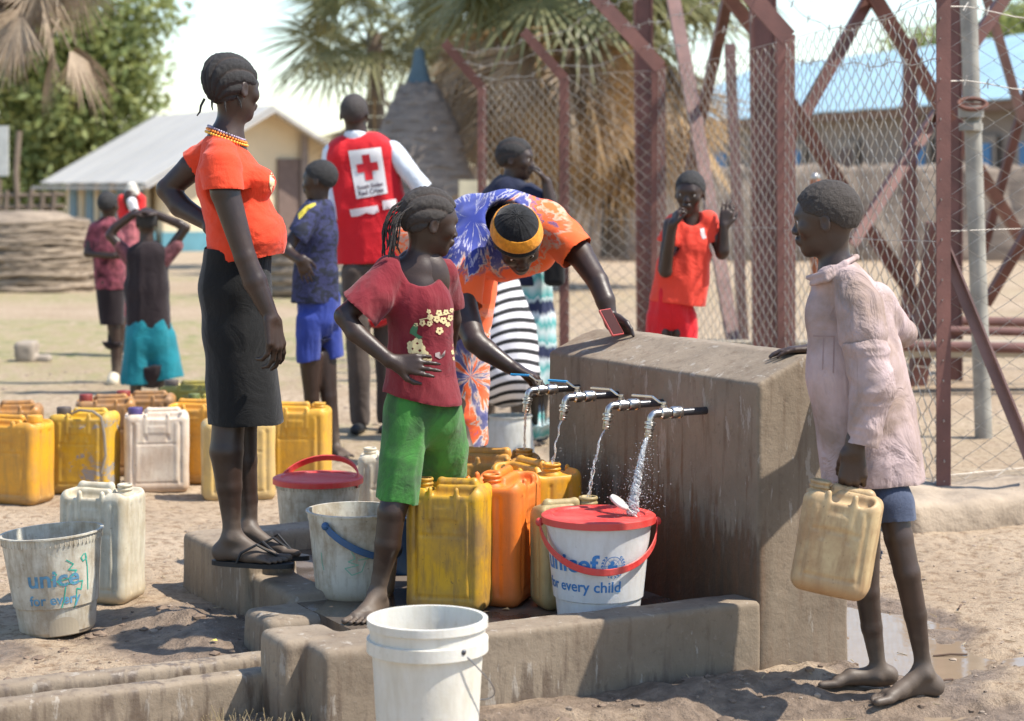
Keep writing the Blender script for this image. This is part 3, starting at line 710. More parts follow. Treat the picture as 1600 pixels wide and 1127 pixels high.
# blue-roofed block on the right
blk = empty('blue_roof_block', P(1050, 300, 69), 'long low block with sky-blue sheet roof behind the fence', 'building')
b0 = P(1010, 198, 71); b1 = P(1800, 136, 44); h_ = 3.5
b0z, b1z = Vector((b0.x, b0.y, 0)), Vector((b1.x, b1.y, 0)); bdv = (b1z-b0z).normalized(); bn = Vector((-bdv.y, bdv.x, 0)); bn = bn if bn.y > 0 else -bn
zE2 = 3.45
flat('front_wall', [b0z+UP*-.5, b1z+UP*-.5, b1z+UP*zE2, b0z+UP*zE2], plain('grey_tan_block_wall', (.27, .22, .18), .9, 0, .15, 1), blk, .2)
MB().bar(b0z+UP*(zE2-.1)-bn*.5, b1z+UP*(zE2-.1)-bn*.5, .12, .3, (0, 0, 1)).build('fascia', plain('brown_fascia', (.22, .13, .09), .8), blk)
MBR = plain('sky_blue_sheet', (.34, .50, .58), .5, 0, .1, .5, 0); L = (b1z-b0z).length; nsh = 26
for i in range(nsh):
    s0 = b0z+bdv*L*i/nsh; s1 = b0z+bdv*L*(i+1)/nsh; dz = UP*(.02*(i % 2)); lo = -bn*.7+UP*zE2; hi = bn*4.2+UP*(zE2+2.15)
    flat('roof_sheet', [s0+lo+dz, s1+lo+dz, s1+hi+dz, s0+hi+dz], MBR, blk, .05)
MWB = plain('bright_blue_shutter', (.07, .22, .42), .6)
for px in (1075, 1135, 1205, 1250, 1330, 1443, 1545, 1620):
    t = (px-800)/F; Yw = None
    # intersection of the sight line's vertical plane with the wall
    k = (b0z.x-t*b0z.y)/(t*bdv.y-bdv.x); c = b0z+bdv*k-bn*.13
    w = MB().box(Vector((c.x, c.y, 1.95)), (1.15, .1, 1.3), Matrix.Rotation(math.atan2(bdv.y, bdv.x), 3, 'Z')).build('window', plain('window_surround', (.3, .25, .2), .8) if px == 1075 else bpy.data.materials['window_surround'], blk)
    MB().box(Vector((c.x, c.y, 1.9))-bn*.07, (.8, .06, 1.0), Matrix.Rotation(math.atan2(bdv.y, bdv.x), 3, 'Z')).build('shutter', MWB if px not in (1075, 1330) else bpy.data.materials['old_brown_door'], w)
# fibre wall in front of it
def mudmat(name, c1, c2, st=(1, 1, 14)):
    t = NT(name); v = t.coord(st); n = t.noise(v, 1.2, 6, .7); t.set(Base_Color=t.mix(t.ramp(n, [(.35, 0), (.65, 1)]), c1, c2), Roughness=.95); t.bump(n, .5, .03); return t.m
MMUD = mudmat('straw_and_mud', (.19, .15, .12), (.31, .25, .2), (1, 1, 6))
yard = empty('compound_wall', P(900, 385, 42), 'long grey-brown mud and straw wall running behind the fence', 'wall')
ww = []; nx = 120
for i in range(nx+1):
    px = 560+(1750-560)*i/nx; Y = 42-.0*i; ww.append((px, Y))
V = []; Q = []
for j, zz in enumerate((-.6, .1, .5, .9, 1.3, 1.6, 1.75)):
    for i, (px, Y) in enumerate(ww):
        q = P(px, 390, Y); V.append((q.x, Y+.12*vnoise(np.array([[px*.05, zz*3, 0]]))[0]+.1*zz, zz+.0+(.08*vnoise(np.array([[px*.09, 0, 3]]))[0] if j == 6 else 0)))
for j in range(6):
    for i in range(nx): b = j*(nx+1)+i; Q.append((b, b+1, b+nx+2, b+nx+1))
me = mesh(V, Q); o = link('wall_face', me, MMUD, yard); o.location = -yard.location; mod = o.modifiers.new('s', 'SOLIDIFY'); mod.thickness = .3; mod.offset = 1

# thatched conical hut
MTH = mudmat('dark_thatch', (.13, .108, .095), (.27, .225, .19), (2, 2, 10)); hutY = 26.5
hut = empty('conical_hut', P(655, 400, hutY), 'tall dark banded thatch cone of a hut with a blue wrapped tip', 'hut')
ax_ = P(655, 285, hutY).x; zb = P(0, 300, hutY).z; zt = P(0, 118, hutY).z; R0 = 84*hutY/F
nb = 13
for i in range(nb):
    s0, s1 = i/nb, (i+1)/nb; r0 = R0*(1-s0)**.5+.03; r1 = R0*(1-s1)**.5+.04; z0 = zb+(zt-zb)*s0-.04; z1 = zb+(zt-zb)*s1
    m = MB(); n = 40; v = []; 
    for (r, z) in ((r0*.93, z0), (r0*1.03, z0), (r1*.98, z1)):
        for k in range(n):
            a = 2*math.pi*k/n; rr = r*(1+.025*math.sin(k*7.3+i)+.015*math.sin(k*13+i*2)); v.append((ax_+rr*math.cos(a), hutY+rr*math.sin(a), z+.025*math.sin(k*5.1+i*3)))
    m.add(v, [(j*n+k, j*n+(k+1) % n, (j+1)*n+(k+1) % n, (j+1)*n+k) for j in range(2) for k in range(n)]); m.build('thatch_layer', MTH, hut)
MB().lathe([(.17, zt-.1), (.10, zt+.12), (.07, zt+.33), (.02, zt+.36)], 14, c=(ax_, hutY, 0)).build('wrapped_tip', plain('blue_cloth_tip', (.08, .13, .16), .8), hut, smooth=True)
MB().lathe([(R0*.92, -.4), (R0*.92, zb+.05)], 40, c=(ax_, hutY, 0)).build('hut_wall', MMUD, hut, smooth=True)
# woven granary on the left
gY = 27.0; gr = empty('woven_granary', G(20, 440), 'low round store of bundled straw bands at the left edge', 'granary'); gc = P(14, 440, gY); R1 = .93
MGT = mudmat('grey_straw', (.15, .115, .085), (.33, .26, .19), (3, 3, 14))
rg_ = random.Random(8)
for i in range(17):
    z0 = -.12+i*.060; rr = R1*(1-.011*max(0, i-6)**1.25*.5)+rg_.uniform(-.02, .02); ph = rg_.uniform(0, 6)
    pts = [(gc.x+rr*math.cos(a)*(1+.012*math.sin(a*9+ph)+rg_.uniform(-.006, .006)), gY+1+rr*math.sin(a)*(1+rg_.uniform(-.006, .006)), z0+.018*math.sin(a*4+ph)+rg_.uniform(-.008, .008)) for a in np.linspace(0, 2*math.pi, 71)[:-1]]
    MB().tube(pts, [.040+rg_.uniform(-.008, .010) for _ in pts], 7, closed=True).build('straw_band', MGT, gr, smooth=True)
MB().lathe([(R1*.86, -.1+.9), (.5, .98), (.02, 1.0)], 30, c=(gc.x, gY+1, 0)).build('straw_top', MGT, gr, smooth=True)
# second straw heap seen between the woman and the boy in blue
g2 = empty('straw_stack', P(470, 440, 26), 'small round straw stack behind the boy in the navy shirt', 'straw stack'); c2 = P(468, 440, 26)
for i in range(6):
    rr = .44*(1-.02*i*i*.6); z0 = .0+i*.12
    MB().tube([(c2.x+rr*math.cos(a), 26+rr*math.sin(a), z0) for a in np.linspace(0, 2*math.pi, 25)[:-1]], .075, 7, closed=True).build('straw_band', MGT, g2, smooth=True)
# rough pole fence and a white board behind the granary
pf = empty('pole_fence', P(40, 330, 29), 'rough wooden pole fence above the granary at the left edge', 'fence'); MWD = plain('grey_wood', (.2, .15, .11), .9)
for px, y0, y1 in ((28, 205, 330), (-5, 300, 400), (10, 298, 400), (48, 296, 400), (66, 300, 400), (84, 299, 400)): MB().tube([P(px, y1, 30), P(px-3, (y0+y1)/2, 30), P(px+2, y0, 30)], .045, 6).build('pole', MWD, pf, smooth=True)
for y in (304, 322): MB().tube([P(-60, y+3, 30), P(100, y, 30)], .035, 6).build('rail', MWD, pf, smooth=True)
wb = empty('white_board', P(-4, 330, 31), 'pale sign board cut off by the left edge under the tree', 'sign'); MB().box(P(-8, 236, 31), (.42, .04, .78)).build('board', plain('dirty_white_board', (.6, .6, .55), .6), wb); MB().bar(P(-2, 280, 31.1), P(-2, 420, 31.1), .07).build('support', MWD, wb)
pb = empty('pale_box', P(741, 330, 30), 'pale yellow-white box seen above the bending woman', 'box'); MB().box(P(741, 296, 24), (.36, .3, .22)).build('lid', plain('pale_yellow', (.62, .55, .38), .7), pb); MB().box(P(741, 330, 24), (.34, .28, .36)).build('crate_body', MWD, pb)
# stone block lying in the yard
sb = empty('stone_block', G(38, 565), 'rounded concrete block lying alone on the dry yard', 'block'); c = G(37, 566)
part_sdf('block_body', [bx((c.x, c.y+.1, .07), (.075, .11, .085), .03), bx((c.x+.13, c.y+.1, .02), (.06, .06, .03), .02)], .014, plain('block_stone', (.3, .25, .2), .9), sb, None, 1, .006, 14, 4)

# ================================================================== TREES
def leafmat(name, a, b, rough=.6, trans=.25):
    t = NT(name); n = t.noise(t.coord(geo=True), 1.3, 3); oi = t.noise(t.coord(geo=True), 23, 2)
    t.set(Base_Color=t.mix(t.ramp(t.math('ADD', t.math('MULTIPLY', n, .6), t.math('MULTIPLY', oi, .4)), [(.38, 0), (.62, 1)]), a, b), Roughness=rough)
    tr = t.n('ShaderNodeBsdfTranslucent'); tr.inputs[0].default_value = (*[x*1.4 for x in b], 1); ms = t.n('ShaderNodeMixShader'); ms.inputs[0].default_value = trans
    out = t.t.nodes['Material Output']; t.l(t.b.outputs[0], ms.inputs[1]); t.l(tr.outputs[0], ms.inputs[2]); t.l(ms.outputs[0], out.inputs[0]); return t.m
MBK = plain('tree_bark', (.16, .12, .09), .9, 0, .3, 4, .5, 20)
def leafy(loc, blobs, n, size, mat, label, name='leafy_tree', limbs=(), group=None, seed=1, trunk_r=.25):
    e = empty(name, loc, label, 'tree', group); r = np.random.RandomState(seed)
    m = MB()
    for ln in limbs: m.tube([Vector(p) for p, _ in ln], [q for _, q in ln], 8)
    m.build('trunk', MBK, e, smooth=True)
    cs = []; 
    vol = np.array([b[1][0]*b[1][1]*b[1][2] for b in blobs])**.7; vol /= vol.sum()
    for (c, rd), w in zip(blobs, vol):
        k = int(n*w/14)+1; d = r.normal(size=(k, 3)); d /= np.linalg.norm(d, axis=1)[:, None]; rad = r.uniform(.35, 1.05, (k, 1))**.6
        cc = np.array(c)+d*rad*np.array(rd)                        # twig clusters
        cl = cc[:, None, :]+r.normal(size=(k, 14, 3))*size*2.6; cs.append(cl.reshape(-1, 3))
    Pn = np.concatenate(cs); k = len(Pn); a = r.normal(size=(k, 3)); a /= np.linalg.norm(a, axis=1)[:, None]; b = np.cross(a, r.normal(size=(k, 3))); b /= np.linalg.norm(b, axis=1)[:, None]
    s = size*r.uniform(.6, 1.3, (k, 1)); V = np.stack([Pn-a*s, Pn+b*s*.45, Pn+a*s, Pn-b*s*.45], 1).reshape(-1, 3)-np.array(e.location)
    o = link('crown', mesh(V, np.arange(4*k).reshape(-1, 4)), mat, e, smooth=False); o['kind'] = 'stuff'; return e
ML1 = leafmat('neem_leaves', (.12, .17, .05), (.30, .32, .11)); ML2 = leafmat('far_leaves', (.14, .2, .05), (.34, .36, .12))
tY = 72.0
def TB(px, py, rx, ry, Y=tY, rd=None): c = P(px, py, Y); s = Y/F; return (tuple(c), (rx*s, (rd or rx)*s*.8, ry*s))
leafy(P(90, 420, tY), [TB(60, 40, 120, 90), TB(170, 60, 70, 60), TB(185, 120, 55, 55), TB(90, 150, 110, 60), TB(180, 185, 55, 40), TB(120, 215, 80, 45), TB(60, 240, 60, 45), TB(10, 120, 80, 100), TB(235, 15, 38, 30), TB(150, 250, 55, 35), TB(-60, 60, 90, 140)], 19000, .20, ML1,
      'large green broadleaf tree filling the upper left corner', limbs=[[(P(70, 360, tY), .6), (P(75, 300, tY), .5), (P(95, 180, tY), .3), (P(130, 60, tY), .1)], [(P(80, 250, tY), .14), (P(160, 150, tY), .07), (P(230, 90, tY), .02)], [(P(75, 280, tY), .13), (P(10, 150, tY), .06)]], seed=3)
leafy(P(1500, 380, 95), [TB(1450, 95, 70, 35, 95), TB(1560, 80, 90, 40, 95), TB(1650, 60, 100, 60, 95)], 9000, .22, ML2, 'pale green trees on the skyline above the blue roof at the right', name='skyline_tree', limbs=[[(P(1560, 330, 95), .4), (P(1560, 90, 95), .1)]], seed=5)
leafy(P(1230, 380, 110), [TB(1230, 170, 60, 24, 110), TB(1130, 180, 50, 20, 110)], 3000, .22, ML2, 'small hazy tree on the skyline behind the middle of the blue roof', name='skyline_tree', limbs=[[(P(1230, 330, 110), .4), (P(1230, 180, 110), .1)]], seed=6)
leafy(P(-40, 380, 72), [TB(20, 290, 60, 40, 72), TB(90, 285, 30, 40, 72)], 3500, .2, ML1, 'low green bush behind the pole fence at the left edge', name='shrub', limbs=[[(P(20, 380, 72), .1), (P(20, 300, 72), .05)]], seed=8)

MFR = leafmat('palm_green', (.11, .125, .05), (.26, .25, .115), .5, .2); MDD = leafmat('palm_dead', (.24, .15, .07), (.52, .35, .18), .8, .15); MDG = leafmat('palm_dead_grey', (.22, .16, .11), (.38, .29, .2), .8, .1)
def fan_mesh(seed, R=1.0, blades=30, spread=2.5, droop=.35, pet=.9, dead=False):
    r = random.Random(seed); m = MB(); m.tube([(0, 0, 0), (pet*.5, 0, .06), (pet, 0, 0)], [.03, .02, .014], 5)
    for i in range(blades):
        a = -spread+2*spread*i/(blades-1)+r.uniform(-.03, .03); L = R*(.75+.25*math.cos(a*.6))*r.uniform(.85, 1.08); w = .028 if not dead else .022
        if dead: a *= .42
        d = Vector((math.cos(a), math.sin(a), 0)); n = Vector((-d.y, d.x, 0)); base = Vector((pet, 0, 0)); q = []; dr = droop*r.uniform(.6, 1.4); kz = r.uniform(-.03, .03)
        tw = r.uniform(-.4, .4) if dead else 0
        for s, ww in ((.04, .25), (.35, 1.0), (.65, .85), (1.0, .08)):
            c = base+d*L*s-UP*(dr*L*s*s)+UP*kz*s; nn = n*math.cos(tw*s)+UP*math.sin(tw*s); q += [c-nn*w*ww, c+UP*.012*ww, c+nn*w*ww]
        b = len(m.v); m.v += [tuple(x) for x in q]
        for j in range(3):
            o = b+3*j; m.f += [(o, o+1, o+4, o+3), (o+1, o+2, o+5, o+4)]
    return m.me('fan')
FANS = [fan_mesh(i, 1.15) for i in range(4)]; DEAD = [fan_mesh(20+i, 1.35, 26, 2.2, .12, .7, True) for i in range(4)]
def palm(base, top, r, label, live, dead, seed, green=MFR, R=1.0, brown=MDD):
    e = empty('palm_tree', base, label, 'palm'); rr = random.Random(seed); base = Vector(base); top = Vector(top)
    n = 16; m = MB()
    for i in range(n):
        s = i/(n-1); c = base.lerp(top, s); rad = r*(1-.2*s)*(1+.06*(i % 2)); m.lathe([(rad*1.05, -.5*(top.z-base.z)/n), (rad*.92, .5*(top.z-base.z)/n)], 14, c=c)
    m.build('trunk', MBK, e, smooth=True)
    def put(me, mat, az, el_, roll, sc, z, name):
        o = bpy.data.objects.new(name, me); C.objects.link(o); o.parent = e
        if not me.materials: me.materials.append(mat)
        o.material_slots[0].link = 'OBJECT'; o.material_slots[0].material = mat
        o.location = top+UP*z-base+Vector((math.cos(az), math.sin(az), 0))*r*.8
        o.rotation_euler = (Matrix.Rotation(az, 3, 'Z') @ Matrix.Rotation(-el_, 3, 'Y') @ Matrix.Rotation(roll, 3, 'X')).to_euler(); o.scale = (sc, sc, sc)
    for i in range(live):
        az = 2.4*i+rr.uniform(-.2, .2); put(FANS[i % 4], green, az, rr.uniform(-.55, 1.15), rr.uniform(-.7, .7), R*rr.uniform(.85, 1.15), rr.uniform(-.1, .3), 'frond')
    for i in range(dead):
        az = 2.4*i+rr.uniform(-.2, .2); put(DEAD[i % 4], brown if rr.random() < .7 else MDG, az, rr.uniform(-1.5, -.85)-.0, rr.uniform(-1.4, 1.4), R*rr.uniform(.85, 1.15), rr.uniform(-(top.z-base.z)*.30, 0), 'dead_frond')
    return e
palm(P(872, 390, 27), P(868, -40, 27), .22, 'big fan palm with a thick skirt of hanging dead fronds behind the fence', 34, 90, 3, R=1.0)
palm(P(765, 390, 34), P(768, 0, 34), .2, 'fan palm with brown hanging fronds just right of the thatched cone', 26, 60, 5, R=1.0, brown=MDG)
palm(P(592, 390, 38), P(585, 62, 38), .2, 'slender green fan palm rising left of the thatched cone', 24, 5, 9, R=1.05)
palm(P(960, 390, 29), P(968, 15, 29), .2, 'fan palm behind the left tower leg with orange-brown dead fronds', 24, 60, 12, R=1.15)
_p = palm(P(-260, 420, 17), P(70, -120, 17), .16, 'near leaning palm at the top left edge showing only hanging dry fronds', 3, 14, 21, R=.5, brown=MDG)
for o in _p.children:
    if o.name.startswith('dead_frond'): o.rotation_euler = (Matrix.Rotation(random.uniform(-3.1, 3.1), 3, 'Z') @ Matrix.Rotation(random.uniform(.55, 1.4), 3, 'Y') @ Matrix.Rotation(random.uniform(-1, 1), 3, 'X')).to_euler()

# ================================================================== JERRYCANS
def can_meshes(W, D, H, kind=0):
    x, y = W/2, D/2; hb = H*.95
    pr = [bx((0, 0, hb/2), (x, y, hb/2), .034, .01)]
    # pockets either side of the handle, on the shoulder
    pr += [sub(bx((.02, y*.62, hb+.008), (x*.60, y*.30, .045), .02), .014), sub(bx((.02, -y*.62, hb+.008), (x*.60, y*.30, .045), .02), .014), sub(bx((-x*.66, 0, hb+.012), (.046, y*.75, .034), .02), .012)] if kind != 2 else []
    for sx in (-1, 1):      # vertical moulded grooves on front and back
        for sy in (-1, 1):
            pr.append(sub(rc((sx*x*.72, sy*(y+.002), .05), (sx*x*.72, sy*(y+.002), hb-.05), .0065, .0065), .006))
            pr.append(rc((sx*x*.60, sy*(y-.006), .05), (sx*x*.60, sy*(y-.006), hb-.05), .009, .009, .006))
            pr.append(sub(rc((sx*(x+.002), sy*y*.35, .04), (sx*(x+.002), sy*y*.35, hb-.05), .0065, .0065), .006))
            pr.append(rc((sx*x*.34, sy*(y-.004), hb-.10), (sx*x*.34, sy*(y-.008), hb-.008), .008, .008, .005))
            pr.append(sub(rc((sx*x*.34, sy*(y+.004), hb-.12), (sx*x*.34, sy*(y+.004), hb-.10), .008, .006), .006))
    for sy in (-1, 1):      # flat embossed label panel and a waist line
        pr.append(bx((0, sy*(y-.001), hb-.075), (x*.26, .004, .018), .003, .003)); pr.append(sub(rc((-x*.55, sy*(y+.003), hb*.62), (x*.55, sy*(y+.003), hb*.62), .005, .005), .004))
        pr.append(sub(rc((-x*.6, sy*(y+.003), .05), (x*.6, sy*(y+.003), .05), .0055, .0055), .004))
    V, Q = nets(pr, .0042)
    V = V+normals(V, Q)*(.0022*fbm(V, 9, int(W*1000), 2))[:, None]      # dents
    body = mesh(V, Q, 'can_body')
    z0 = hb-.024
    hp = [rc((-x*.30, 0, z0), (-x*.24, 0, H-.016), .015, .013, .01), rc((-x*.24, 0, H-.016), (x*.62, 0, H-.016), .0135, .0135, .01), rc((x*.62, 0, H-.016), (x*.76, 0, z0), .0135, .017, .01)]
    V, Q = nets(hp, .0042); handle = mesh(V, Q, 'can_handle')
    nx_ = -x*.66
    m = MB().lathe([(.033, z0-.006), (.033, z0+.008), (.026, z0+.012), (.026, z0+.018), (.0285, z0+.019), (.0285, z0+.023), (.026, z0+.024), (.026, z0+.03), (.0285, z0+.031), (.0285, z0+.035), (.026, z0+.038), (.0215, z0+.038), (.0215, z0-.004)], 26, c=(nx_, 0, 0)); neck = m.me('can_neck')
    m = MB().lathe([(.031, z0+.012), (.0315, z0+.038), (.029, z0+.042), (0, z0+.042)], 26, c=(nx_, 0, 0)); cap = m.me('can_cap')
    for me in (neck, cap): me.polygons.foreach_set('use_smooth', [True]*len(me.polygons))
    return body, handle, neck, cap
CAN20 = can_meshes(.275, .19, .385); CAN10 = can_meshes(.20, .135, .285)
MHOLE = plain('dark_inside', (.03, .02, .012), .9, 0, 0, 5, 0)
def jerrycan(pos, rz, mat, label, set_=CAN20, cap=None, sc=(1, 1, 1), tilt=None, group='jerrycans at the tap stand'):
    e = empty('jerrycan', pos, label, 'jerrycan', group, rz)
    if tilt is not None: e.rotation_euler = tilt
    body, handle, neck, cp = set_
    for me, nm in ((body, 'can_body'), (handle, 'handle'), (neck, 'spout')):
        o = link(nm, me, None, e);
        if not me.materials: me.materials.append(None)
        o.material_slots[0].link = 'OBJECT'; o.material_slots[0].material = mat; o.scale = sc
    if cap is not None:
        o = link('cap', cp, None, e)
        if not cp.materials: cp.materials.append(None)
        o.material_slots[0].link = 'OBJECT'; o.material_slots[0].material = cap; o.scale = sc
    return e
YD = (.17, .125, .08)
mYel = plastic('dirty_yellow_plastic', (.66, .36, .012), (.27, .155, .05), .95, sc=5); mOra = plastic('orange_plastic', (.80, .20, .025), (.5, .16, .04), .45, sc=8)
mYel2 = plastic('bright_yellow_plastic', (.70, .37, .03), YD, .35); mYO = plastic('yellow_orange_plastic', (.74, .34, .02), YD, .35); mWhi = plastic('dirty_white_plastic', (.62, .57, .45), (.36, .28, .17), .6)
mTan = plastic('stained_cream_plastic', (.58, .43, .23), (.33, .19, .09), .8, sc=9); mPat = plastic('patched_yellow_plastic', (.72, .42, .02), (.25, .18, .1), .45, scuff=(.30, .28, .26)); mBei = plastic('beige_yellow_plastic', (.66, .44, .14), (.4, .28, .14), .6)
mBro = plastic('brown_orange_plastic', (.42, .19, .04), (.2, .13, .08), .7); mOli = plastic('olive_plastic', (.36, .29, .04), (.18, .15, .07), .6); mTrs = plastic('translucent_tan_plastic', (.42, .33, .16), (.3, .22, .1), .6)
mCapR = plain('dark_red_cap', (.22, .03, .02), .5); mCapD = plain('dark_cap', (.08, .06, .05), .6); mCapB = plain('violet_cap', (.06, .04, .14), .5)
def on(px, py, z=0.0): return G(px, py, z)
R_ = math.radians
# in the trough
jerrycan(P(704, 0, 5.78).to_2d().to_3d()+UP*.12, R_(-14), mYel, 'dirty yellow jerrycan standing at the front of the trough below the girl in green shorts', sc=(.84, .9, 1))
jerrycan(P(782, 0, 5.92).to_2d().to_3d()+UP*.12, R_(74), mOra, 'bright orange jerrycan right behind the dirty yellow one', sc=(.96, 1.0, 1.01))
s2 = SPOUT[1]; s1 = SPOUT[0]; s3 = SPOUT[2]; s4 = SPOUT[3]
def under(target, rz, sc=(1, 1, 1), set_w=.275):      # can placed so its spout is at the target point
    x = -set_w/2*.66*sc[0]; return Vector((target.x-x*math.cos(rz), target.y-x*math.sin(rz), .12))
rz2 = R_(122); t2 = s2+Vector((-.035, 0, 0)); jerrycan(under(t2, rz2), rz2, mYO, 'amber jerrycan filling under the second tap')
rz1 = R_(172); t1 = s1+Vector((-.005, .12, 0)); jerrycan(under(t1, rz1), rz1, plastic('amber_plastic', (.66, .30, .03), YD, .5), 'amber jerrycan farthest back in the trough, filling under the hand of the bending woman')
rz3 = R_(200); t3 = s3+Vector((-.055, -.03, 0)); x3 = -.2/2*.66; jerrycan(Vector((t3.x-x3*math.cos(rz3), t3.y-x3*math.sin(rz3), .12)), rz3, mTrs, 'small translucent tan jug behind the red-lidded bucket, filling under the third tap', CAN10, sc=(1, 1, 1.12))
# on the ground
GR = 'jerrycans waiting in rows on the ground'
def gcan(px, Y, rz, mat, label, cap=None, sc=(1, 1, 1), tilt=None, sett=CAN20):
    p = P(px, 0, Y); z = float(gz(np.array([p.x]), np.array([Y]))[0]); return jerrycan(Vector((p.x, Y, z-.004)), R_(rz), mat, label, sett, cap, sc, tilt, GR)
gcan(161, 6.48, 164, mWhi, 'dirty white jerrycan behind the graffitied bucket at the left', None, (.86, .95, 1))
gcan(22, 8.5, 160, mYO, 'amber jerrycan at the left edge, front row', mYO, (1.12, 1, .98))
gcan(18, 9.05, 8, mBro, 'brown-orange jerrycan half hidden behind the amber one at the left edge', mCapD)
gcan(132, 8.75, -6, mPat, 'yellow jerrycan with grey scuffed patches and a cord over its shoulder', mCapD, (1.02, 1, .97))
gcan(165, 9.35, 12, mBro, 'brown-orange jerrycan behind the scuffed yellow one', mCapR)
gcan(245, 8.82, 10, plastic('pale_pink_white_plastic', (.72, .62, .5), (.42, .27, .17), .45), 'whitish jerrycan with a violet cap in the middle of the front row', mCapB, (1.03, 1, .97))
gcan(312, 9.05, 170, mYO, 'golden jerrycan standing between the whitish one and the standing woman', None)
gcan(372, 8.6, 194, mBei, 'beige-yellow jerrycan right behind the legs of the woman in the black skirt', mYO, (1.12, 1, .95))
gcan(468, 8.95, 176, mYel2, 'clean yellow jerrycan to the right of the black skirt', None, (1.0, 1, 1.0))
gcan(225, 9.75, 5, mBro, 'rusty brown jerrycan lying low behind the whitish one', mCapR, (1.1, 1, .93))
gcan(300, 10.1, 0, mOli, 'olive yellow jerrycan in the rearmost row, below the boy in teal shorts', mCapD, (1.15, 1, .95))
gcan(330, 9.6, 6, mOli, 'olive jerrycan with a green cap behind the golden one', plain('green_cap', (.1, .12, .03), .6), (.9, 1, .92))
gcan(612, 7.55, 0, mWhi, 'white jerrycan mostly hidden behind the girl in green shorts', None, (.9, 1, .95))
gcan(775, 8.4, 20, plastic('cloudy_white_plastic', (.5, .48, .42), (.3, .27, .2), .6), 'pale jerrycan standing behind the trough below the striped dress', None, (.9, .9, .9)) if False else None
# cord round the scuffed can
cd = empty('carry_cord', P(132, 650, 8.6), 'grey cord tied over the scuffed yellow jerrycan', 'cord')
MB().tube([P(112, 647, 8.72), P(125, 641, 8.66), P(145, 643, 8.63), P(158, 652, 8.62), P(163, 680, 8.63), P(165, 712, 8.625), P(158, 740, 8.62)], .006, 6).build('cord_loop', plain('grey_cord', (.25, .21, .16), .9), cd, smooth=True)

# ================================================================== BUCKETS
def bucket(pos, rt, rb, H, mat, label, rz=0, tilt=None, lid=None, teeth=0, step=None, collar=False, handle=None, bowl=False):
    e = empty('bucket', pos, label, 'bucket', None, rz)
    if tilt is not None: e.rotation_euler = tilt
    th = .003
    def rad(z): 
        s = z/H; r = rb+(rt-rb)*s
        if step and z < step: r -= .008
        return r
    prof = [(0, .004), (rb-.012, .004), (rad(0)-.004, 0), (rad(0), .006)]
    zs = list(np.linspace(.02, H-.03, 9))
    if step: zs = sorted(zs+[step-.002, step+.002])
    prof += [(rad(z), z) for z in zs]
    if collar: prof += [(rad(H-.072), H-.075), (rt+.008, H-.073), (rt+.008, H-.045), (rt+.001, H-.043), (rt+.001, H-.02), (rt+.007, H-.018), (rt+.007, H)]
    else: prof += [(rt, H-.022), (rt, H-.006), (rt+.006, H-.005), (rt+.006, H)]
    prof += [(rt-.004, H), (rt-.005, H-.012), (rb-.004, .012), (0, .010)]
    m = MB().lathe(prof, 72); o = link('bucket_body', m.me(), mat, e); shade(o, 30)
    if teeth:
        m = MB()
        for k in range(teeth):
            a = 2*math.pi*k/teeth; r = rad(H-.018)+.0012; m.box((r*math.cos(a), r*math.sin(a), H-.017), (.0035, .0035, .022), Matrix.Rotation(a, 3, 'Z'))
        t = link('rim_ribs', m.me(), mat, e, smooth=False); t['kind'] = 'stuff'
    if lid is not None:
        lp = [(0, H+.003), (rt*.5, H+.004), (rt*.86, H+.003), (rt*.88, H+.0075), (rt+.006, H+.0075), (rt+.011, H+.004), (rt+.011, H-.014), (rt+.0075, H-.015), (rt+.0075, H-.001)]
        o = link('lid', MB().lathe(lp, 72).me(), lid, e); shade(o, 40)
    return e, rad
def strap(e, rt, H, az0, drop, mat, w=.018, th=.004, zpiv=None, side=1, name='handle', out=.014, rise=0.0):
    # flat bail handle hanging along the bucket side between two pivots, az0 = direction it hangs to
    m = MB(); n = 28; zp = zpiv if zpiv is not None else H-.03; L = []
    for i in range(n+1):
        s = i/n; a = az0-math.pi/2+math.pi*s; ll = math.sin(math.pi*s); z = zp-drop*ll**.8+rise*ll; r = rt+out-(.0 if drop >= 0 else 0)-drop*ll*.12
        L.append((Vector((math.cos(a)*r, math.sin(a)*r, z)), Vector((math.cos(a), math.sin(a), 0)), a))
    V = []; 
    for i, (p, nr, a) in enumerate(L):
        t = (L[min(i+1, n)][0]-L[max(i-1, 0)][0]).normalized(); u = t.cross(nr).normalized()
        V += [p-nr*th/2-u*w/2, p+nr*th/2-u*w/2, p+nr*th/2+u*w/2, p-nr*th/2+u*w/2]
    f = [(4*i+k, 4*i+(k+1) % 4, 4*i+4+(k+1) % 4, 4*i+4+k) for i in range(n) for k in range(4)]+[(0, 3, 2, 1), (4*n, 4*n+1, 4*n+2, 4*n+3)]
    m.add(V, f)
    for p in (L[0][0], L[-1][0]): m.sphere(p, .0125, 10, 6)
    o = link(name, m.me(), mat, e, smooth=False); b = o.modifiers.new('b', 'BEVEL'); b.width = .0015; b.segments = 1; return o
mBW = plastic('bucket_white_plastic', (.66, .66, .66), (.40, .33, .25), .25, low=.04); mBD = plastic('grimy_bucket_plastic', (.60, .57, .48), (.28, .21, .13), .75, sc=12, low=.08); mBF = plastic('cream_white_plastic', (.66, .64, .58), (.45, .37, .24), .3, sc=6, low=.02)
mLR = plastic('red_plastic', (.62, .035, .03), (.5, .2, .16), .25, low=-.1); mBLU = plastic('blue_plastic', (.03, .11, .26), (.1, .12, .14), .3, low=-1)
mInk = plain('blue_print', (.03, .17, .42), .5, 0, .1, 20, 0); mInkF = plain('faded_blue_print', (.10, .24, .36), .7, 0, .35, 30, 0); mTeal = plain('green_marker', (.03, .36, .27), .6, 0, .3, 20, 0)
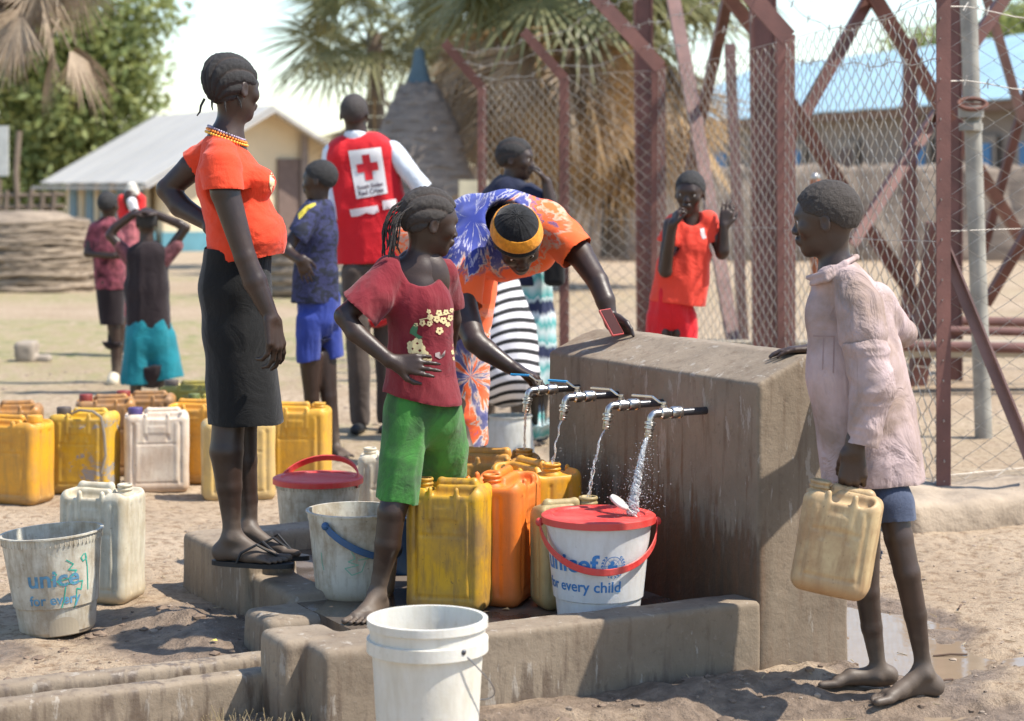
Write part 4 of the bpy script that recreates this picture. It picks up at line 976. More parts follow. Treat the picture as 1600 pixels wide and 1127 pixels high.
# --- flat print wrapped on a bucket wall
def text_mesh(s, size, bold=0.0, space=1.0, drop=None):
    cu = bpy.data.curves.new('t', 'FONT'); cu.body = s; cu.size = size; cu.offset = bold; cu.space_character = space; cu.resolution_u = 4; cu.align_x = 'LEFT'
    o = bpy.data.objects.new('t', cu); C.objects.link(o); dg = bpy.context.evaluated_depsgraph_get(); dg.update(); me = bpy.data.meshes.new_from_object(o.evaluated_get(dg)); bpy.data.objects.remove(o); bpy.data.curves.remove(cu)
    return me
def poly_mesh(polys):
    v = []; f = []
    for p in polys: f.append(tuple(range(len(v), len(v)+len(p)))); v += [(x, y, 0) for x, y in p]
    return mesh(v, f, 'print')
def slice_me(me, dx):
    bm = bmesh.new(); bm.from_mesh(me); bmesh.ops.triangulate(bm, faces=bm.faces[:])
    xs = [v.co.x for v in bm.verts]; ys = [v.co.y for v in bm.verts]
    for ax, lo, hi in (((1, 0, 0), min(xs), max(xs)), ((0, 1, 0), min(ys), max(ys))):
        k = lo+dx
        while k < hi:
            p = (k, 0, 0) if ax[0] else (0, k, 0); bmesh.ops.bisect_plane(bm, geom=bm.verts[:]+bm.edges[:]+bm.faces[:], plane_co=p, plane_no=ax); k += dx
    bm.to_mesh(me); bm.free(); return me
def wrap_print(name, me, e, rad, az, z0, mat, off=.0012):   # x -> along the wall, y -> height; az = azimuth of x = 0 (local)
    slice_me(me, .01)
    for v in me.vertices:
        x, y = v.co.x, v.co.y; z = z0+y; r = rad(z)+off; a = az+x/rad(z0+.03); v.co = (r*math.cos(a), r*math.sin(a), z)
    o = link(name, me, mat, e, smooth=False); return o
def emblem(r):      # globe with laurel branches and two figures
    P_ = []
    def ring(ro, ri, n=40, a0=0, a1=2*math.pi, cx=0, cy=0):
        for i in range(n):
            b, c = a0+(a1-a0)*i/n, a0+(a1-a0)*(i+1)/n
            P_.append([(cx+ri*math.cos(b), cy+ri*math.sin(b)), (cx+ro*math.cos(b), cy+ro*math.sin(b)), (cx+ro*math.cos(c), cy+ro*math.sin(c)), (cx+ri*math.cos(c), cy+ri*math.sin(c))])
    ring(r*.72, r*.665); ring(r*.45, r*.42, 30)
    for k in range(4):
        a = k*math.pi/4; d = (math.cos(a)*r*.7, math.sin(a)*r*.7); n_ = (-math.sin(a)*r*.014, math.cos(a)*r*.014); P_.append([(-d[0]-n_[0], -d[1]-n_[1]), (d[0]-n_[0], d[1]-n_[1]), (d[0]+n_[0], d[1]+n_[1]), (-d[0]+n_[0], -d[1]+n_[1])])
    def blob(cx, cy, a, b, rot=0, n=14): P_.append([(cx+a*r*math.cos(q)*math.cos(rot)-b*r*math.sin(q)*math.sin(rot), cy+a*r*math.cos(q)*math.sin(rot)+b*r*math.sin(q)*math.cos(rot)) for q in [2*math.pi*i/n for i in range(n)]])
    blob(-.10*r, .22*r, .17, .17); blob(-.18*r, -.18*r, .25, .34, .3); blob(.2*r, -.05*r, .11, .11); blob(.2*r, -.34*r, .15, .24, -.25); blob(.02*r, -.08*r, .3, .08, .5)
    for s in (-1, 1):
        for i in range(9):
            a = math.radians(-80+i*16); cx, cy = s*r*.88*math.cos(a), r*.88*math.sin(a); rot = (a+math.pi/2) if s > 0 else (math.pi-a-math.pi/2)
            blob(cx*1.04, cy*1.04, .115, .042, rot+.35*s, 8); blob(cx*.93, cy*.93, .10, .038, rot-.35*s, 8)
    return poly_mesh(P_)
def face_cam(pos): return math.atan2(-pos.y, -pos.x)      # azimuth from a thing towards the camera
def print_unicef(e, rad, az, z, size, mat, with_emblem=True, cut=None):
    m1 = text_mesh(cut[0] if cut else 'unicef', size, size*.022, 1.0); w1 = max(v.co.x for v in m1.vertices); fx = (size*2.75*(.83 if cut else 1))/w1; w1 *= fx
    for v in m1.vertices: v.co.x *= fx
    wrap_print('lettering', m1, e, rad, az, z, mat)
    m2 = text_mesh(cut[1] if cut else 'for every child', size*.60, size*.010, 1.0); wrap_print('lettering', m2, e, rad, az, z-size*.78, mat)
    if with_emblem:
        m3 = emblem(size*.52)
        for v in m3.vertices: v.co.x += w1+size*.56; v.co.y += size*.27
        wrap_print('emblem', m3, e, rad, az, z, mat)
# red-lidded bucket under the near tap
bp = Vector((P(935, 0, 5.60).x, 5.60, .12))
ub, ur = bucket(bp, .150, .118, .300, mBW, 'white bucket with red lid, red strap and blue lettering, filling under the nearest tap', lid=mLR, step=.078, teeth=0)
ca = face_cam(bp); strap(ub, .150, .300, ca+.10, .115, mLR, .019, .004, .285, out=.016)
print_unicef(ub, ur, ca-1.36, .166, .070, mInk)
m = MB().lathe([(0, 0), (.030, 0), (.031, .004), (.030, .009), (0, .010)], 24); sc_ = empty('screw_cap', P(966, 787, 5.57), 'small white cap lying tipped on the red lid in the splashing water', 'cap'); sc_.rotation_euler = (R_(10), R_(36), 0)
link('cap_disc', m.me(), mBW, sc_); m = MB().tube([(.03, 0, .004), (.06, 0, .0), (.085, 0, -.004)], .003, 6); link('cap_tether', m.me(), mBW, sc_)
# dark oval shield low on the bucket
vv = [(.03*math.cos(q), .02*max(0, math.sin(q))) for q in np.linspace(0, math.pi, 18)]; wrap_print('tap_recess', poly_mesh([vv]), ub, ur, ca-.18, .028, plain('muddy_recess', (.2, .13, .08), .8))
# graffitied bucket at the left
gp = Vector((P(91, 0, 6.02).x, 6.02, .0)); gp.z = float(gz(np.array([gp.x]), np.array([gp.y]))[0])
gb, gr_ = bucket(gp, .150, .117, .300, mBD, 'scuffed white bucket with faded blue lettering and green scribbles at the left', tilt=(R_(0), R_(-4.0), 0), step=.085, teeth=64)
ca = face_cam(gp); print_unicef(gb, gr_, ca-.60, .155, .070, mInkF, False, ('unice', 'for every'))
def scribble(pts, w): 
    P_ = []
    for a, b in zip(pts[:-1], pts[1:]):
        d = Vector((b[0]-a[0], b[1]-a[1])); L = d.length or 1; n = Vector((-d.y, d.x))/L*w/2; d = d/L*w*.3
        P_.append([(a[0]-n.x-d.x, a[1]-n.y-d.y), (b[0]-n.x+d.x, b[1]-n.y+d.y), (b[0]+n.x+d.x, b[1]+n.y+d.y), (a[0]+n.x-d.x, a[1]+n.y-d.y)])
    return poly_mesh(P_)
for pts in ([(0, .09), (.02, .075), (.005, .06), (.03, .055), (.01, .035), (-.03, .03), (-.02, .018), (.05, .02), (.045, -.005), (.03, .0)], [(.055, .1), (.045, .09), (.052, .078), (.065, .085), (.06, .1), (.068, .06), (.07, .03), (.072, -.01)], [(-.005, .01), (-.012, -.03), (-.02, -.05)], [(.03, .0), (.028, -.03), (.02, -.06)], [(-.04, .06), (-.03, .05), (-.045, .035)]):
    wrap_print('scribble', scribble(pts, .0035), gb, gr_, ca+.28, .14, mTeal)
vv = [(.045*math.cos(q), .055*math.sin(q)**.6 if math.sin(q) > 0 else 0) for q in np.linspace(0, math.pi, 18)]
wrap_print('tap_recess', poly_mesh([vv]), gb, gr_, ca+.18, .004, plain('worn_recess', (.42, .35, .25), .8), .003)
# plain front bucket
fp = Vector((P(668, 0, 4.51).x, 4.51, .0)); fp.z = float(gz(np.array([fp.x]), np.array([fp.y]))[0])
fb, fr_ = bucket(fp, .130, .108, .372, mBF, 'plain cream-white bucket with a wire handle, nearest to the camera', collar=True)
a0 = face_cam(fp)+.62; m = MB(); pv = Vector((.134*math.cos(a0), .134*math.sin(a0), .318)); q = []
for s in np.linspace(0, 1, 16):
    a = a0+1.9*s; r = .134+.02*math.sin(math.pi*min(1, s*1.4)); q.append(Vector((r*math.cos(a), r*math.sin(a), .318-.15*math.sin(math.pi*s*.62)-.0*s)))
m.tube(q, .0018, 6); link('wire_handle', m.me(), plain('bail_wire', (.3, .3, .33), .35, .9), fb); m = MB().sphere(pv, .008, 10, 6); link('handle_ear', m.me(), MDP, fb)
# bucket with blue strap
wp = Vector((P(555, 0, 6.0).x, 6.0, .12)); wb_, wr_ = bucket(wp, .143, .117, .255, mBD, 'grimy white bucket with a blue strap beside the bare leg of the girl', teeth=0)
ca = face_cam(wp); strap(wb_, .143, .255, ca+.95, .10, mBLU, .02, .004, .225, out=.008)
for pts in ([(0, .07), (.01, .05), (-.01, .04), (.02, .03), (-.02, .02), (.0, 0), (.03, .01), (.04, .04)], [(.03, .08), (.05, .05), (.02, .045)], [(-.1, .06), (-.1, .03), (-.095, .01)]): wrap_print('scribble', scribble(pts, .003), wb_, wr_, ca-.08, .08, plain('faint_green_marker', (.2, .42, .3), .7) if pts[0] == (0, .07) else bpy.data.materials['faint_green_marker'])
# red-lidded bucket behind the kerb
rp_ = Vector((P(497, 0, 7.1).x, 7.1, -.0)); rb_, rr_ = bucket(rp_, .15, .122, .305, mBD, 'old white bucket with a faded red lid and raised red strap behind the kerb', lid=mLR, teeth=60)
m = MB(); n = 24; V = []
for i in range(n+1):
    s = math.pi*i/n; c = Vector((.152*math.cos(s), 0, .0)); c = Vector((c.x, .0, 0)); d = Vector((-.1, .75, .42)).normalized(); p = Vector((.155*math.cos(s), .0, .29))+d*.15*math.sin(s); V.append(p)
for i, p in enumerate(V):
    t = (V[min(i+1, n)]-V[max(i-1, 0)]).normalized(); d = Vector((-.1, .75, .42)).normalized(); nn = t.cross(d).normalized() if abs(t.dot(d)) < .99 else UP
    nn = Vector((0, -.42, .75)).normalized(); w = d*.002+nn*.010; o2 = t.cross(nn).normalized()*.003; m.v += [tuple(p-nn*.011-o2), tuple(p-nn*.011+o2), tuple(p+nn*.011+o2), tuple(p+nn*.011-o2)]
m.f += [(4*i+k, 4*i+(k+1) % 4, 4*i+4+(k+1) % 4, 4*i+4+k) for i in range(n) for k in range(4)]; o = link('handle', m.me(), mLR, rb_, smooth=False); o.rotation_euler = (0, 0, R_(-25))
# blue tub between the girl's leg and the yellow can
tp = Vector((P(640, 0, 6.35).x, 6.35, .12)); bucket(tp, .115, .075, .19, mBLU, 'small blue tub with pale rim behind the girl\'s leg', teeth=0)
# upturned pail the striped sitter uses
zp_ = Vector((P(797, 0, 9.45).x, 9.45, .0)); bucket(zp_, .100, .125, .26, plastic('grey_white_pail', (.5, .5, .47), (.3, .27, .2), .5), 'tall pale grey pail under the striped dress behind the trough')

# ================================================================== RUNNING WATER
t = NT('clear_water'); t.set(Base_Color=(.93, .95, .97), Roughness=.08); t.b.inputs['Transmission Weight'].default_value = .72; t.b.inputs['IOR'].default_value = 1.33; t.b.inputs['Specular IOR Level'].default_value = .9; MWT = t.m
def stream(a, b, r0, r1, label, seed, strands=3, drops=0, spread=.03):
    e = empty('water_stream', a, label, 'water stream', 'streams of water falling from the taps'); rr = random.Random(seed); m = MB()
    for k in range(strands):
        pts = []; rs = []; n = 46; ph = rr.uniform(0, 6.28)
        for i in range(n):
            s = i/(n-1); c = a.lerp(b, s); c.x = a.x+(b.x-a.x)*(s**.62); c.y = a.y+(b.y-a.y)*(s**.62)
            w = (r0*.35+r1*.75*s); q = ph+s*(16+5*k)+rr.uniform(-.25, .25)
            pts.append(c+Vector((math.cos(q), math.sin(q), 0))*w*(1 if strands > 1 else .25)+Vector((rr.uniform(-1, 1), rr.uniform(-1, 1), 0))*r1*.3*s); rs.append((r0*(1-s)+r1*s)*(.55 if strands > 1 else 1)*rr.uniform(.6, 1.25))
        m.tube(pts, rs, 7)
    m.build('stream_body', MWT, e, smooth=True); md = MB()
    for i in range(drops):
        s = rr.random()**.6; c = a.lerp(b, s); g = spread*(.3+s); p = c+Vector((rr.gauss(0, g), rr.gauss(0, g), rr.gauss(0, .02))); md.sphere(p, rr.uniform(.0004, .0014), 5, 4)
    if drops: o = md.build('splash_drops', MWT, e, smooth=True); o['kind'] = 'stuff'
stream(s4, Vector((P(988, 0, 5.58).x, 5.58, .43)), .0065, .0115, 'thick frothy stream from the nearest tap onto the red lid', 1, 9, 700, .03)
stream(s3, Vector((t3.x, t3.y, .43)), .0045, .0042, 'thin twisted stream from the third tap into the tan jug', 2, 2, 60, .02)
stream(s2, Vector((t2.x, t2.y, .47)), .0045, .0038, 'thin stream from the second tap into the amber jerrycan', 3, 2, 26, .014)
stream(s1, Vector((t1.x, t1.y, .47)), .004, .0035, 'thinnest stream from the farthest tap beside the hand', 4, 1, 16, .014)

# ================================================================== SMALL GROUND LITTER
def scatter(name, n, box, rs, mat, label, flatz=.6, seed=1, avoid=None):
    r = np.random.RandomState(seed); m = MB()
    for i in range(n):
        x, y = r.uniform(box[0], box[1]), r.uniform(box[2], box[3]); q = Vector((x, y))-F1; a_ = -q.dot(E_); t_ = q.dot(W_)
        if -.33 < a_ < 1.05 and -.02 < t_ < 1.8: continue
        s = r.uniform(*rs)*(.5+r.rand()**2); z = float(gz(np.array([x]), np.array([y]))[0])
        k = r.randint(5, 7); b = len(m.v); m.v.append((x, y, z+s*flatz)); 
        for j in range(k): an = 2*math.pi*j/k+r.uniform(-.2, .2); m.v.append((x+s*math.cos(an)*r.uniform(.7, 1.2), y+s*math.sin(an)*r.uniform(.7, 1.2), z+s*flatz*r.uniform(.1, .6)))
        for j in range(k): an = 2*math.pi*j/k; m.v.append((x+s*.9*math.cos(an), y+s*.9*math.sin(an), z-s*.5))
        for j in range(k): m.f.append((b, b+1+j, b+1+(j+1) % k)); m.f.append((b+1+j, b+1+k+j, b+1+k+(j+1) % k, b+1+(j+1) % k))
    o = link(name, m.me(), mat, None, smooth=False); tag(o, label, kind='stuff'); return o
MPEB = plain('pebble_stone', (.27, .21, .16), .9, 0, .4, 9, .3); MCLOD = plain('damp_clod', (.17, .12, .085), .9, 0, .35, 9, .5)
scatter('pebbles', 900, (-2.2, 2.6, 4.2, 8.0), (.003, .010), MPEB, 'small pebbles strewn over the dry earth', seed=3)
scatter('pebbles', 500, (-4, 4.5, 7.5, 15), (.006, .02), MPEB, 'larger pebbles on the yard beyond', seed=4)
scatter('mud_clods', 420, (-1.4, 1.2, 4.75, 6.3), (.004, .02), MCLOD, 'lumps of damp mud beside the kerbs', seed=5)
scatter('dirt_crumbs', 2600, (-2.2, 2.6, 4.2, 7.2), (.0015, .005), MPEB, 'crumbs of earth on the ground', seed=6)
MST_ = plain('straw_bit', (.38, .29, .16), .9, 0, .3, 9, 0); m = MB(); r = random.Random(4)
for i in range(420):
    x, y = r.uniform(-2.0, 2.4), r.uniform(4.3, 9); q = Vector((x, y))-F1; a_ = -q.dot(E_); t_ = q.dot(W_)
    if -.33 < a_ < 1.05 and -.02 < t_ < 1.8: continue
    z = float(gz(np.array([x]), np.array([y]))[0])+.004; an = r.uniform(0, 3.14); L = r.uniform(.008, .04); m.bar((x, y, z), (x+L*math.cos(an), y+L*math.sin(an), z+.003), .0016)
o = m.build('straw_bits', MST_, None, world=False); tag(o, 'bits of dry straw and stalk scattered on the ground', kind='stuff')
m = MB()
for i in range(90):      # dry tuft at the foot of the drain block
    x, y = P(r.uniform(315, 500), 0, 4.92).x, r.uniform(4.88, 4.98); h = r.uniform(.015, .05); m.bar((x, y, -.02), (x+r.uniform(-.03, .03), y+r.uniform(-.02, .02), h), .0016)
o = m.build('dry_grass', MST_, None, world=False); tag(o, 'dry grass stubble below the drain block', kind='stuff')
for k, (px, py, L, an, lab) in enumerate(((1485, 1021, .10, .1, 'thin dark twig lying right of the bare feet'), (1478, 1066, .05, .5, 'short twig near the heel of the pink-shirted boy'), (1500, 955, .05, 1.2, 'dark leaf scrap on the lit ground at the right'))):
    p = G(px, py); p.z = float(gz(np.array([p.x]), np.array([p.y]))[0])+.006; e = MB().tube([p-Vector((L/2*math.cos(an), L/2*math.sin(an), 0)), p+UP*.004, p+Vector((L/2*math.cos(an), L/2*math.sin(an), .002))], .003, 6).build('twig', plain('dark_twig', (.1, .06, .04), .9) if k == 0 else bpy.data.materials['dark_twig'], None, world=False); tag(e, lab, 'twig')
for px, py, col, lab in ((1188, 1121, (.55, .47, .2), 'pale yellow scrap at the edge of the muddy puddle'), (334, 1018, (.6, .5, .1), 'small yellow leaf beside the kerb nib'), (790, 953, (.5, .4, .2), 'small dry leaf on the wet trough floor')):
    z = .123 if px == 790 else 0; p = G(px, py, z); p.z = z if z else float(gz(np.array([p.x]), np.array([p.y]))[0])+.006
    m = MB(); m.add([p+Vector(c) for c in ((-.012, 0, 0), (-.002, -.007, .004), (.012, -.002, .001), (.006, .007, .006), (-.004, .006, .003))], [(0, 1, 2, 3, 4)]); e = m.build('leaf_scrap', plain('scrap_colour', col, .7), None, world=False); tag(e, lab, 'leaf')

# ================================================================== PEOPLE
MEYE = plain('eye_white', (.55, .5, .45), .25, 0, .05, 10, 0); MIRIS = plain('dark_iris', (.01, .008, .006), .1, 0, 0, 10, 0)
def hairmat(name, col=(.011, .010, .010), sc=330):
    t = NT(name); v = t.coord(); n = t.noise(v, sc, 4, .7); n2 = t.noise(v, 55, 3)
    rw = t.n('ShaderNodeAttribute', attribute_name='parting').outputs['Fac']
    t.set(Base_Color=t.mix(rw, t.mix(n, col, tuple(x*3.2 for x in col)), (.055, .035, .027)), Roughness=.75); t.bump(t.math('ADD', n, n2), .9, .006); return t.m
MHAIR = hairmat('tight_black_hair')
def frame(f, u=(0, 0, 1)):
    f = Vector(f).normalized(); u = Vector(u); r = f.cross(u).normalized(); u = r.cross(f).normalized(); return r, f, u
class Person:
    def __init__(s, Y0, base, label, group=None, skin_col=(.033, .0165, .0108)):
        s.Y = Y0; s.s = F/Y0; p = P(base[0], base[1], Y0); s.e = empty('person', p, label, 'person', group); s.skin = skin('dark_skin', skin_col); s.o = p; s.b = []
    def N(s, x, y, d=0): return P(x, y, s.Y+d)
    def ch(s, nodes, k=.02, q=None, qa=(0, 1, 0)):      # nodes: (px, py, depth, radius px)
        out = []; pts = [(s.N(n[0], n[1], n[2]), n[3]/s.s) for n in nodes]; qa = np.array(qa, float); qa /= np.linalg.norm(qa)
        for i, ((a, ra), (b, rb)) in enumerate(zip(pts[:-1], pts[1:])): out.append(rc(a, b, ra, rb, k if i == 0 else min(k, .007 if q is None else .02), q, qa))
        return out
    def E(s, x, y, d, rx, ry, rd, k=.03, R=None): return el(s.N(x, y, d), (rx/s.s, rd/s.s, ry/s.s), k, R)
    def cut(s, x, y, d, n, rad): n = np.array(n, float); return (np.array(s.N(x, y, d)), n/np.linalg.norm(n), rad/s.s)
    def mesh(s, name, prims, h, mat, cuts=(), fold=0, fsc=(9, 9, 3), seed=1, smooth=1, wav=0, post=None, disp=None, fine=.0):
        V, Q = nets(prims, h, post, smooth, cuts, wav, seed)
        if cuts and name != 'sleeves': V, Q = keep_big(V, Q)
        if fold:
            Nn = normals(V, Q); f = 1-np.abs(vnoise(V*np.array(fsc)+.35*vnoise(V*6, 1, seed+5)[:, None], 1, seed))*2.4+.6*vnoise(V*np.array(fsc)*1.9, 1, seed+3); f2 = 1-np.abs(vnoise(V*np.array(fsc)[[0, 1, 2]]*2.7+5, 1, seed+8))*2
            V = V+Nn*(fold*(.75*f+.3*f2-.35))[:, None]
        if disp is not None: V = disp(V, normals(V, Q))
        o = link(name, mesh(V-np.array(s.o), Q, name), mat, s.e); o['_'] = 0; del o['_']
        s.last = (V, Q); return o
    def head(s, c, f, u, hh):
        k = hh/.225; r, f, u = frame(f, u); s.hc, s.hR, s.hk = Vector(c), np.array([r, f, u]).T, k
        def L(x, y, z): return s.hc+(r*x+f*y+u*z)*k
        s.HL = L; A = s.hR
        pr = [el(L(0, -.012, .028), np.array((.071, .093, .084))*k, .012, A), rc(L(0, .026, .012), L(0, .036, -.048), .061*k, .046*k, .03*k), rc(L(0, .0, -.045), L(0, .060, -.086), .043*k, .021*k, .028*k),
              rc(L(-.028, .078, .024), L(.028, .078, .024), .011*k, .011*k, .016*k), rc(L(0, .082, .008), L(0, .0965, -.024), .006*k, .0115*k, .012*k),
              el(L(-.011, .091, -.028), np.array((.009, .009, .007))*k, .006*k, A), el(L(.011, .091, -.028), np.array((.009, .009, .007))*k, .006*k, A),
              el(L(0, .088, -.049), np.array((.024, .0115, .0085))*k, .010*k, A), el(L(0, .084, -.060), np.array((.021, .0115, .0095))*k, .010*k, A)]
        for sx in (-1, 1):
            pr += [el(L(sx*.040, .058, -.018), np.array((.022, .022, .024))*k, .02*k, A), sub(el(L(sx*.031, .097, .003), np.array((.015, .013, .010))*k, .010*k, A)),
                   el(L(sx*.076, -.008, -.006), np.array((.008, .0175, .030))*k, .006*k, A), sub(el(L(sx*.083, -.004, -.004), np.array((.006, .010, .019))*k, .006*k, A))]
        return pr
    def eyes(s):
        for sx in (-1, 1):
            c = s.HL(sx*.031, .0715, .003); m = MB().sphere(c, .0125*s.hk, 14, 9); m.build('eye', MEYE, s.e, smooth=True)
            m = MB().sphere(s.HL(sx*.031, .0768, .003), .0082*s.hk, 12, 8); m.build('iris', MIRIS, s.e, smooth=True)
    def hair(s, h, t=.008, line=((-.12, -.055), (-.05, -.035), (-.02, -.005), (.035, .02), (.07, .062), (.11, .07)), rows=0, amp=.003, mat=None, axis='f', noise=.0012, extra=()):
        k = s.hk; A = s.hR; pr = [el(s.HL(0, -.012, .030), (np.array((.072, .094, .085))+t)*k, .012, A)]+list(extra)
        fs = np.array([a for a, b in line])*k; us = np.array([b for a, b in line])*k
        def post(Fd, X):
            loc = (X-np.array(s.hc)) @ A; g = (np.interp(loc[..., 1], fs, us)-loc[..., 2])*.8; return np.maximum(Fd, g)
        def disp(V, N_):
            loc = (V-np.array(s.hc)) @ A/k
            if rows:
                if axis == 'f': a = np.arctan2(loc[:, 0], loc[:, 2]+.05)
                else: a = np.arctan2(loc[:, 1]+.02, loc[:, 2]+.06)+.35*loc[:, 0]/.07
                rg = np.abs(np.sin(a*rows+.12*np.sin(loc[:, 1]*40))); V = V+N_*(amp*(rg**.6-.45)*k)[:, None]; t2 = np.abs(np.sin((loc[:, 1]-loc[:, 2]*.5)*230)); V = V+N_*(.0016*t2*rg)[:, None]; s.rg = np.clip(1-rg*2.6, 0, 1)*.9
            return V+N_*(noise*fbm(V, 130, 3, 2))[:, None]
        o = s.mesh('hair', pr, h, mat or MHAIR, post=post, disp=disp, smooth=1)
        if rows: at = o.data.attributes.new('parting', 'FLOAT', 'POINT'); at.data.foreach_set('value', s.rg.astype(np.float32))
        return o
    def hand(s, w, d, n, L, side=1, curl=.5, thumb=(.6, .2), spread=.08, k=.005, curls=None):
        # w wrist, d towards the fingers, n palm normal, side = which side the thumb leaves
        w = Vector(w); d = Vector(d).normalized(); n = Vector(n); n = (n-d*n.dot(d)).normalized(); x = d.cross(n).normalized()*side; q = L/.18; pr = []
        pl = .092*q; js = [(-.030, .84, .072), (-.010, 1.0, .082), (.0105, 1.02, .078), (.030, .92, .064)]   # x, knuckle reach, finger length; last = index side (towards thumb)
        js = js[::1]
        for i, (xx, kn, fl) in enumerate(js):
            K_ = w+x*xx*q+d*pl*kn; pr.append(rc(w+x*xx*q*.55+d*.012*q, K_, .0135*q, .0105*q, .012*q))
            a = 0; p = K_; cc = (curls[i] if curls else curl); dd = (d+x*(xx/.03)*spread).normalized(); seg_ = (.45, .31, .26); rs = (.0088, .0080, .0072, .0060)
            for j in range(3):
                a += cc*(.75 if j == 0 else 1.0); v = dd*math.cos(a)+n*math.sin(a); p2 = p+v*fl*q*seg_[j]; pr.append(rc(p, p2, rs[j]*q, rs[j+1]*q, k*q)); p = p2
        t0 = w+x*.022*q+d*.022*q; t1 = t0+(x*thumb[0]+d*.75+n*thumb[1]).normalized()*.045*q; t2 = t1+(x*thumb[0]*.45+d*.9+n*(thumb[1]+.15)).normalized()*.030*q; t3 = t2+(x*thumb[0]*.1+d+n*(thumb[1]+.3)).normalized()*.026*q
        pr += [rc(t0, t1, .0155*q, .0115*q, .010*q), rc(t1, t2, .0105*q, .0092*q, k*q), rc(t2, t3, .0092*q, .0070*q, k*q)]
        return pr
    def foot(s, ank, yaw, L, zg, side=1, k=.012):       # ank ankle centre, yaw heading of the toes, zg = sole height, side: +1 big toe at the left of the heading
        d = Vector((math.cos(yaw), math.sin(yaw), 0)); x = Vector((-d.y, d.x, 0))*side; q = L/.24; A = Vector(ank); g = Vector((A.x, A.y, zg)); pr = []
        heel = g-d*.036*q+UP*.026*q; pr.append(rc(A, heel, .026*q, .026*q, .022*q)); pr.append(rc(A+d*.008*q, g+d*.082*q+x*.005*q+UP*.027*q, .026*q, .0215*q, .018*q)); pr.append(rc(heel, g+d*.06*q-x*.014*q+UP*.017*q, .024*q, .0185*q, .022*q))
        pr.append(rc(g+d*.082*q+x*.005*q+UP*.027*q, g+d*.128*q+x*.020*q+UP*.0165*q, .0215*q, .0165*q, .014*q)); pr.append(rc(g+d*.06*q-x*.014*q+UP*.017*q, g+d*.112*q-x*.027*q+UP*.0125*q, .0185*q, .0130*q, .014*q)); pr.append(rc(g+d*.123*q+x*.018*q+UP*.0145*q, g+d*.110*q-x*.026*q+UP*.0125*q, .0145*q, .0125*q, .010*q))
        for i, (xx, y0, y1, r_) in enumerate(((.029, .132, .180, .0112), (.0085, .134, .178, .0074), (-.0085, .128, .168, .0070), (-.0235, .120, .156, .0066), (-.037, .108, .142, .0064))):
            pr.append(rc(g+x*xx*q+d*y0*q+UP*.0125*q, g+x*xx*1.08*q+d*y1*q+UP*(r_*.95)*q, r_*.98*q, r_*q, .0022*q))
        for sx in (-1, 1): pr.append(el(A+x*sx*.023*q-UP*.002*q, (.0105*q,)*3, .012*q))
        return pr
    def drape(s, name, polys, mat, dirn=(0, 1, 0), off=.0022, dx=2.0, tgt=None):      # flat print laid on the last cloth mesh; polygons in photograph pixels
        V, Q = tgt or s.last; bv = BVHTree.FromPolygons([Vector(v) for v in V], [tuple(q) for q in Q]); me = slice_me(poly_mesh(polys), dx); bad = []
        for v in me.vertices:
            o = Vector((0, 0, CAMZ)); d = (P(v.co.x, -v.co.y, s.Y)-o).normalized(); h, nn, i, ds = bv.ray_cast(o, d)
            if h is None: bad.append(v.index); v.co = (0, 0, 0); continue
            v.co = h-d*off-Vector(s.o)
        if bad:
            bm = bmesh.new(); bm.from_mesh(me); bm.verts.ensure_lookup_table(); bmesh.ops.delete(bm, geom=[bm.verts[i] for i in bad], context='VERTS'); bm.to_mesh(me); bm.free()
        return link(name, me, mat, s.e)
def Dp(pts): return [(x, -y) for x, y in pts]
def disc_poly(x, y, r, n=10, ry=None): return [(x+r*math.cos(2*math.pi*i/n), -(y+(ry or r)*math.sin(2*math.pi*i/n))) for i in range(n)]

# ------------------------------------------------------------------ the woman standing on the kerb
w = Person(6.12, (385, 880), 'woman in orange t-shirt and black skirt standing on the kerb, hand on her back'); h = .0052
fw = (.70, .71, -.04)
B = w.head(w.N(364, 141, 0), fw, (-.08, 0, 1), .198)
B += w.ch([(366, 165, 0, 22), (352, 222, 0, 22)], .025) + w.ch([(352, 225, 0, 30), (365, 300, 0, 42), (375, 400, 0, 44)], .03)
nearS = [(345, 248, -.13, 24), (352, 300, -.17, 22.5), (383, 402, -.19, 16.5), (398, 440, -.19, 18), (424, 497, -.20, 11.5)]
B += w.ch(nearS, .02)
B += w.hand(w.N(423, 494, -.20), (.20, -.02, -1), (-.75, .45, 0), .185, side=1, curl=.42, thumb=(.35, .3), curls=(.62, .55, .42, .3))
B += w.ch([(335, 240, .13, 22), (300, 262, .15, 22), (262, 296, .17, 18), (282, 322, .14, 18), (330, 352, .05, 12)], .02)
B += w.hand(w.N(325, 350, .05), (.7, -.25, -.55), (.3, -1, .2), .17, side=-1, curl=.25)
# legs
B += w.ch([(362, 560, -.03, 26), (357, 660, -.04, 25), (354, 705, -.05, 26), (358, 760, -.05, 20), (362, 820, -.05, 13.5), (362, 842, -.05, 14.5)], .02)
B += w.ch([(382, 560, .06, 24), (381, 660, .10, 21), (382, 720, .10, 20), (388, 780, .10, 15), (390, 828, .09, 12.5), (390, 836, .09, 13)], .02)
zk = .2075
B += w.foot(Vector((w.N(362, 846, -.05).x, 6.07, zk+.07)), R_(-13), .232, zk, side=1)
B += w.foot(Vector((w.N(387, 838, .10).x, 6.20, zk+.07)), R_(-10), .23, zk-.002, side=-1)
w.mesh('body', B, .0044, w.skin)
w.hair(.004, .006, line=((-.12, -.06), (-.06, -.05), (-.03, -.035), (.0, .008), (.05, .02), (.075, .055), (.11, .07)), rows=11, amp=.0085, extra=[el(w.HL(0, -.045, .055), (.050, .052, .055), .03)])
m = MB()
